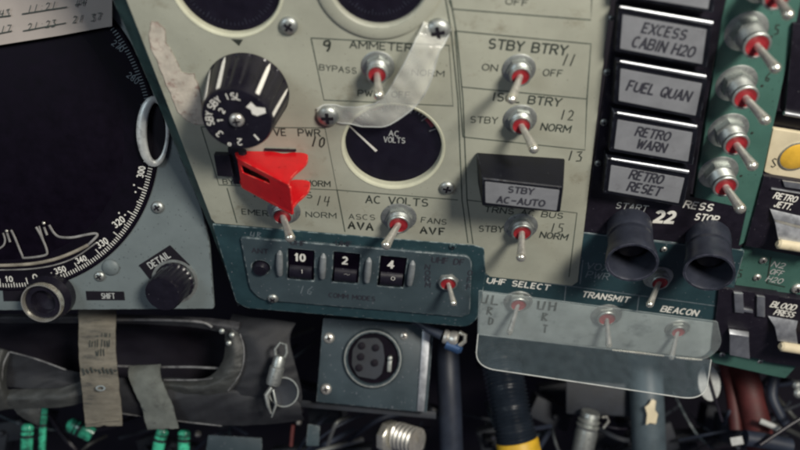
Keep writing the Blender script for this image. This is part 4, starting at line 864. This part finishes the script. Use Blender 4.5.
cloth(f, [[(12, 404, 450), (28, 404, 448), (42, 404, 449)], [(18, 414, 449), (30, 415, 448), (40, 416, 449)], [(34, 424, 451), (37, 425, 451), (39, 426, 452)]], 'hanging_flap', 'cuff', po, .6, .1, seedv=9)
m = MB()
for P, r in (([(116, 366, 446), (150, 367, 445), (190, 367, 445), (224, 368, 444), (229, 362, 443)], 1.1), ([(116, 320, 434), (160, 320, 433), (200, 322, 434), (212, 327, 436)], 1.3), ([(9, 352, 446), (3, 366, 444), (2, 384, 443), (6, 400, 445)], .9), ([(10, 352, 445), (36, 359, 446), (66, 370, 449)], .8), ([(164, 380, 442), (196, 380, 440), (215, 378, 439)], .8), ([(240, 334, 437), (244, 350, 435), (241, 372, 435), (228, 391, 437)], .6), ([(118, 413, 450), (170, 420, 448), (222, 426, 448)], .6)):
    m.tube(crm([f.dep(*p) for p in P], 6), r, 8)
m.build('edge_highlights', M['edgehl'], f, po)  # pale highlights on the pouch edges, built as thin tubes
m = MB()
for (x, y) in ((222, 331), (232, 335), (229, 343)): m.lathe([(2.6, 0), (2.6, 1.5), (1.5, 2.4), (0, 2.6)], 14, c=f.dep(x, y, 434))
m.build('snap_rivets', M['dullmetal'], f, po)
def strap(name, pts, wd, mt, label, curl=0):
    f = camfr(pts[0][0], pts[0][1], pts[0][2]); rows = []
    for x, y, d, dx in pts: rows.append([f.dep(x+wd*k/10-wd/2+dx, y - k*.15, d-1.2*math.sin(math.pi*k/10)) for k in range(11)])
    cols = [crm([r[k] for r in rows], 8) for k in range(11)]; rows = [[c[i] for c in cols] for i in range(len(cols[0]))]
    for i, r in enumerate(rows):
        for k, p in enumerate(r): p.z += noise.noise(p*.08)*1.6; p.x += noise.noise(Vector((i*.3, (k > 5)*5, wd)))*.7
    for k, p in enumerate(rows[-1]): p.y += noise.noise(Vector((k*.9, 3, wd)))*2
    m = MB(); m.sheet(rows, 1.6); g = thing(name, label, 'strap', f); m.build('webbing', M[mt], f, g, smooth=70); return g, f
g, f = strap('webbing_strap', [(97, 306, 432, 0), (97, 325, 422, 0), (97, 345, 424, 0), (98, 365, 424, 0), (100, 385, 426, 0), (102, 405, 430, 0), (104, 427, 434, 0)], 37, 'web', 'wide khaki webbing strap with dark stamped marks hanging under the display unit')
T = MB()
def q_(x, y): return f.dep(x, y, 421.5)
for y in (370,):
    for x in range(84, 117, 4): T.strip([q_(x-1.5, y+random.uniform(-3, 1)), q_(x+1, y+3+random.uniform(-2, 2))], 1.6)
for x0, y0 in ((94, 333), (94, 343), (106, 333), (106, 343), (100, 352)):
    for k in range(4): T.strip([q_(x0-4+k*2.5, y0+random.uniform(-4, 0)), q_(x0-4+k*2.5+random.uniform(-1, 1), y0+4)], 1.0)
T.build('stamp_marks', M['pencil'], f, g)
m = MB(); m.ring([(3, 0), (5, 0), (5, 1), (3, 1)], 20, c=q_(101, 388), sx=1, sy=.55); m.build('eyelet', M['dullmetal'], f, g)
m = MB(); m.tube([f.dep(87, 424, 431), f.dep(104, 421, 430), f.dep(119, 420, 431)], .8, 6); m.build('stitching', M['web'], f, g)
g, f = strap('grey_strap', [(145, 366, 442, 0), (144, 372, 438, 0), (146, 382, 436, 0), (152, 396, 436, 0), (158, 410, 438, 0), (163, 430, 442, 0)], 31, 'webg', 'narrower grey webbing strap curling down in front of the dark pouch')
# green tubes at lower left, their glow put into the base colour
GC = ['leftmost shiny green tube at the bottom left corner', 'shiny green rounded tube left of the khaki strap end', 'left of the pair of shiny green blocks below the grey strap', 'right of the pair of shiny green blocks below the grey strap', 'tall thin shiny green tube below the hanging cloth flap']
for i, (P, r) in enumerate([([(28, 424, 497), (27, 436, 497), (26, 462, 497)], 6), ([(68, 424, 497), (80, 429, 495), (92, 435, 497)], 7.5), ([(164, 428, 497), (160, 440, 497), (156, 462, 497)], 6), ([(184, 430, 497), (184, 440, 497), (183, 462, 497)], 6), ([(45, 398, 500), (43, 425, 500), (42, 462, 500)], 3.6)]):
    f = camfr(*P[0]); g = thing('green_tube', GC[i], 'tube', f, 'shiny green tubes behind the pouch'); ps = crm([f.dep(*p) for p in P], 6)
    m = MB(); n = len(ps); m.tube(ps, [r*(.55+.45*min(1, k/2)) for k in range(n)], 16, flat=.7); m.build('tube_body', M['greenglow'], f, g, smooth=60)
    m = MB(); q = ps[n//2]; d = (ps[n//2+1]-q).normalized(); m.tube([q-d*1.2, q+d*1.2], r*1.15, 16, flat=.75); q = ps[n//3]; m.tube([q-d*.5, q+d*.5], r*1.12, 16, flat=.75); m.build('dark_band', M['black'], f, g)
# dark machinery behind
random.seed(11)
for i in range(46):
    x = random.uniform(-10, 800); y = random.uniform(405, 455) if random.random() < .7 else random.uniform(345, 400); 
    if x < 230 and y < 415: continue
    d = random.uniform(540, 620); f = camfr(x, y, d, random.uniform(-25, 25)); s1, s2 = random.uniform(4, 22), random.uniform(3, 14)
    m = MB(); m.box(-s1, s1, -s2, s2, -14, random.uniform(2, 10))
    if random.random() < .6: m.lathe([(3, 8), (3, 14), (2, 15), (0, 15)], 14, c=(random.uniform(-s1, s1)*.5, 0, 0))
    if i == 0: eqp = thing('equipment_bay', 'dark jumble of equipment blocks in shadow below the panels', 'equipment', f)
    adopt(m.build('equipment_block', M['deep'], f, bevel=.8), eqp, f)
for i in range(16):
    x = random.uniform(190, 790); y = random.uniform(400, 448); f = camfr(x, y, 530)
    adopt(MB().lathe([(random.uniform(1.5, 3.5), 0), (2.5, 3), (1.2, 5), (0, 5.2)], 14).build('bolt', M['metal'], f), eqp, f)
for i in range(60):
    x = random.uniform(-10, 800); y = random.uniform(415, 455)
    if i > 48: x = random.uniform(690, 800); y = random.uniform(375, 440)
    if 26 < i < 34: x = random.uniform(262, 320); y = random.uniform(330, 410)
    d = random.uniform(505, 560); f = camfr(x, y, d); a = random.uniform(-1, 1); ln = random.uniform(15, 50)
    P = [f.dep(x-ln*math.cos(a*1.4), y+ln*math.sin(a*1.4), d+10), f.dep(x, y+random.uniform(-8, 8), d-5), f.dep(x+ln*math.cos(a), y-ln*math.sin(a), d+15)]
    if i <= 18 and x < 300 and 0: continue
    m = MB(); m.tube(crm(P, 8), random.uniform(.9, 2.8), 10); adopt(m.build('cable', M[random.choice(['black', 'hose', 'deep', 'dullmetal', 'hose', 'boxface', 'cuff'])], f), eqp, f)
bpy.context.view_layer.update()
# pieces seen at the bottom edge
def blk(name, q, d, th, mt, label, cat, bevel=1):
    f = camfr(*q[0], d); m = MB(); lo = [f.dep(x, y, d) for x, y in q]; hi = [f.dep(x, y, d-th) for x, y in q]; m.hexa(lo[::-1], hi[::-1]); return tag(m.build(name, M[mt], f, bevel=bevel), label, cat)
blk('teal_bracket', [(208, 435), (262, 438), (262, 460), (205, 460)], 490, 4, 'boxface', 'flat teal bracket at the bottom edge below the dark pouch', 'bracket')
blk('small_plate', [(308, 424), (320, 426), (319, 446), (306, 446)], 492, 3, 'tealface', 'small pale plate standing at the bottom edge below the connector box', 'plate')
hose('red_lever', [(293, 425, 485), (292, 434, 485), (291, 446, 485)], 2, 'duct', 'thin red lever at the bottom edge left of the small pale plate', 'lever')
# chromed fitting bottom
f = camfr(398, 436, 478, -20); g = thing('chrome_fitting', 'shiny chrome fitting with ridges at the bottom edge', 'fitting', f)
m = MB(); prof = [(14, 0)]
for k in range(5): prof += [(14, k*5), (11.5, k*5+2), (14, k*5+4)]
m.lathe(prof + [(9, 24), (0, 25)], 24, axis=(.75, .2, .6)); m.build('ridged_body', M['metal'], f, g)
m = MB(); m.lathe([(17, -6), (17, 2), (14, 4), (0, 4)], 8, axis=(.75, .2, .6), c=(-6, -4, 0)); m.build('hex_collar', M['bright'], f, g, bevel=.8)
# clip and keys
f = camfr(278, 375, 425, -8); g = thing('key_ring', 'shiny metal clip with round dark disc hanging under the display unit', 'clip', f)
m = MB(); m.lathe([(6.5, -14), (7.4, -11), (7.4, 4), (6.4, 5), (6.4, 12), (5, 16), (0, 17)], 20, c=(-2, 4, 2), axis=(.12, 1, 0)); m.build('clip_barrel', M['dullmetal'], f, g)
m = MB(); m.tube([(-4, 16, 2), (-6, 26, 3), (-2, 33, 3), (4, 32, 3), (6, 24, 2), (3, 15, 2)], 1.6, 10); m.build('clip_loop', M['dullmetal'], f, g)
m = MB(); m.lathe([(14, 0), (14.5, 1), (13.4, 1.8), (12, 1.2), (0, 1.2)], 36, c=(8, -16, -3)); m.ring([(13.4, 1.0), (15, 1.0), (15, 2.4), (13.4, 2.4)], 36, c=(8, -16, -3)); m.build('round_disc', M['deep'], f, g)
m = MB(); m.ring([(13.8, 0), (15.2, 0), (15.2, 1.4), (13.8, 1.4)], 36, c=(8, -16, -.8)); m.build('disc_rim', M['dullmetal'], f, g)
m = MB(); m.tube([(-4, -12, 4), (-8, -20, 5), (-5, -30, 5), (-1, -38, 4)], [2.5, 3, 2, 1], 10); m.tube([(-2, -14, 5), (3, -28, 5), (0, -42, 3)], [1, 1.6, .8], 8); m.build('hook', M['dullmetal'], f, g)
# connector box
f = camfr(374, 360, 448, -4); g = thing('connector_box', 'blue grey box with large round black connector socket', 'connector box', f)
def L2(x, y, z): v = f.hit(x, y, z); return (v.x, v.y, z)
m = MB(); q = [(323, 318), (434, 326), (427, 413), (316, 402)]; m.hexa([(f.hit(*p, 0).x, f.hit(*p, 0).y, -30) for p in q][::-1], [L2(*p, 0) for p in q][::-1]); m.build('box_body', M['boxface'], f, g, bevel=1.5)
m = MB(); q = [(423, 325), (431, 326), (424, 412), (417, 411)]; m.hexa([L2(*p, -.5) for p in q][::-1], [L2(*p, 2.2) for p in q][::-1]); m.build('side_lip', M['alu'], f, g, bevel=.6)
c0 = f.h3(373, 358, 0)
m = MB(); m.ring([(25, 0), (30, 0), (30, 3), (28.5, 5), (26, 5), (25, 3)], 56, c=c0); m.build('socket_ring', M['boxface'], f, g)
m = MB(); m.ring([(27.2, 5.0), (28.6, 4.9), (28.2, 5.5), (27.4, 5.5)], 56, c=c0); m.build('worn_rim', M['dullmetal'], f, g)
m = MB(); m.lathe([(0, .2), (25.2, .2), (25.2, 1), (0, 1)], 48, c=c0); m.build('socket_floor', M['screen'], f, g)
m = MB(); m.add([], []); pts = [(-14, -19), (4, -21), (10, -15), (12, 0), (9, 15), (3, 21), (-14, 19), (-21, 8), (-21, -8)]
plate('insert', f, [[Vector((c0.x+x, c0.y+y)) for x, y in rnd(pts, 3)]], .8, 3, .5, M['deep'], g)
m = MB()
for (x, y) in [(-12, 12), (-12, 1), (-13, -10), (2, 11), (2, -4)]: m.lathe([(3.6, 3), (3.6, 4.6), (2.6, 5.2), (0, 5.3)], 18, c=c0+Vector((x, y, 0)))
m.build('contact_pin', M['blackmatte'], f, g)
m = MB(); m.lathe([(2.6, 0), (2.6, 6), (1.8, 7), (0, 7)], 14, c=c0+Vector((17, 2, 1))); m.box(c0.x+15, c0.x+19, c0.y-12, c0.y+3, 1, 4); m.build('key_lug', M['dullmetal'], f, g, bevel=.6)
for (x, y) in [(329, 338), (326, 389), (404, 336)]: screw(Fr(f.w(*f.hit(x, y, 0), 0), f.A, f.B, f.N), 5.5 if x < 400 else 4, g, 'screw', 'metal')
blk('mounting_strip', [(300, 400), (436, 412), (436, 419), (300, 407)], 462, 4, 'deep', 'thin dark metal strip under the connector box', 'strip', .5)
# hoses
hose('smooth_hose', [(447, 330, 500), (448, 370, 490), (450, 410, 488), (452, 470, 490)], 11.5, 'hose', 'smooth dark blue grey hose right of the connector box')
def corr(i, n): return 1 + .09*math.sin(i*2*math.pi/3)
f = camfr(500, 330, 500); g = thing('corrugated_hose', 'black corrugated hose ending in a yellow band, under the clear guard', 'hose', f)
P0, P1, P2 = f.dep(496, 335, 505), f.dep(508, 400, 480), f.dep(517, 441, 478); ps = []; n = 220
for k in range(n+1):
    t = k/n; ps.append(P0*(1-t)**2 + P1*2*t*(1-t)*.0 + P1*(2*t*(1-t)) + P2*t*t)
m = MB(); m.tube(ps, [18.5*(1+.075*math.sin(k*2*math.pi/8.2)) for k in range(n+1)], 32); m.build('hose_body', M['corr'], f, g)
m = MB(); d = (ps[-1]-ps[-5]).normalized(); m.tube([ps[-1]-d*1, ps[-1]+d*1, ps[-1]+d*20], [19.5, 20.5, 20.5], 32); m.build('yellow_band', M['yband'], f, g)
hose('plain_duct', [(645, 350, 510), (647, 400, 500), (650, 470, 500)], 16, 'leftdark', 'smooth grey teal duct with a pale sticker below the clear guard', 'duct')
blk('sticker_patch', [(645, 407), (649, 404), (652, 399), (656, 401), (655, 410), (658, 414), (656, 424), (650, 423), (646, 425), (647, 414)], 486, .8, 'cream', 'pale torn sticker on the grey teal duct', 'sticker', .2)
blk('dark_panel_box', [(566, 380), (640, 385), (640, 417), (566, 414)], 520, 12, 'deep', 'dark blue grey box hanging behind the clear guard', 'box', 2)
f = camfr(588, 425, 500, -15); g = thing('threaded_fitting', 'dull grey threaded fitting at the bottom edge between two hoses', 'fitting', f)
m = MB(); m.lathe([(9, 14), (10, 10), (8, 8), (11, 5), (9, 2), (11.5, 0), (10, -3), (11, -8), (10.5, -40), (0, -40)][::-1], 24, axis=(-.1, 1, .15)); m.build('threaded_body', M['dullmetal'], f, g)
m = MB(); m.tube([(10, 12, 5), (14, 14, 6), (17, 10, 6), (14, 2, 5)], 1.3, 8); m.build('wire_clip', M['bright'], f, g)
# blue metal fitting right of connector box
f = camfr(455, 340, 430, -15); g = thing('cable_fitting', 'shiny cable fitting with blue body right of the connector box top', 'fitting', f)
m = MB(); m.lathe([(7, 0), (7.5, 3), (6, 5), (8, 8), (8, 13), (5, 15), (0, 15)], 20, c=(-12, 1, 0), axis=(1, 0, .1)); m.build('fitting_body', M['metal'], f, g)
m = MB(); m.lathe([(5, 0), (5.4, 14), (3, 17), (0, 17)], 18, c=(-8, -6, 2), axis=(1, -.1, .1)); m.build('blue_sleeve', M['blue'], f, g)
m = MB(); m.tube([(-14, 1, 0), (-26, 3, -3), (-38, 6, -6), (-50, 9, -10)], [5, 4.5, 4, 4], 14); m.build('cable', M['hose'], f, g)
m = MB(); m.tube([(2, 9, 4), (8, 8, 6), (9, 2, 6), (5, -4, 5)], 2.2, 10); m.build('end_clip', M['bright'], f, g)
# lower right: red ducts, oval disc, cables
hose('red_duct', [(742, 365, 520), (750, 395, 505), (762, 450, 500)], 13, 'duct', 'wide dark red duct hanging below the green lower bracket', 'duct')
hose('thin_red_duct', [(725, 365, 525), (732, 395, 512), (736, 430, 505)], 6, 'duct', 'thin dark red duct left of the wide red one', 'duct')
f = camfr(709, 383, 470, 8); g = thing('oval_disc', 'pale oval disc with dark slot beside the clear guard corner', 'disc', f)
m = MB(); m.lathe([(1, -1), (1, .8), (.93, 1), (0, 1.1)], 40); m.v = [Vector((v.x*11, v.y*18, v.z)) for v in m.v]; m.build('disc_plate', M['offwhite'], f, g)
m = MB(); m.tube([(-2, 20, 2), (0, 4, 2.6), (3, -16, 2.4), (8, -40, -1)], 1.5, 8); m.build('dark_rod', M['black'], f, g)
hose('coiled_cable', [(776, 372, 500), (772, 395, 495), (780, 415, 492), (786, 425, 492)], 5, 'hose', 'dark blue cable curving down at the lower right', 'cable')
hose('white_rod', [(760, 421, 485), (770, 425, 483), (780, 430, 482)], 3, 'offwhite', 'short pale rod crossing in front of the red duct', 'rod')
hose('blue_sleeve_tube', [(745, 438, 480), (765, 441, 480), (790, 446, 480)], 8, 'hose', 'dark blue sleeve lying across the bottom right', 'tube')
hose('thin_black_cable', [(760, 445, 470), (790, 425, 470), (815, 410, 470)], 2, 'black', 'thin black cable running to the right edge below the lever switches', 'cable')
blk('white_chip', [(730, 438), (742, 436), (744, 444), (732, 446)], 478, 2, 'offwhite', 'small bright chip near the bottom edge left of the blue sleeve', 'chip', .3)
for i, (x, y, r) in enumerate([(797, 385, 5), (798, 393, 5)]):
    f = camfr(x, y, 480); tag(MB().lathe([(r, 0), (r, 2), (r*.6, 4), (0, 4.4)], 20).build('round_stud', M['dullmetal'], f), ['upper round metal stud on the right edge', 'lower round metal stud on the right edge'][i], 'stud', 'studs on the right edge')
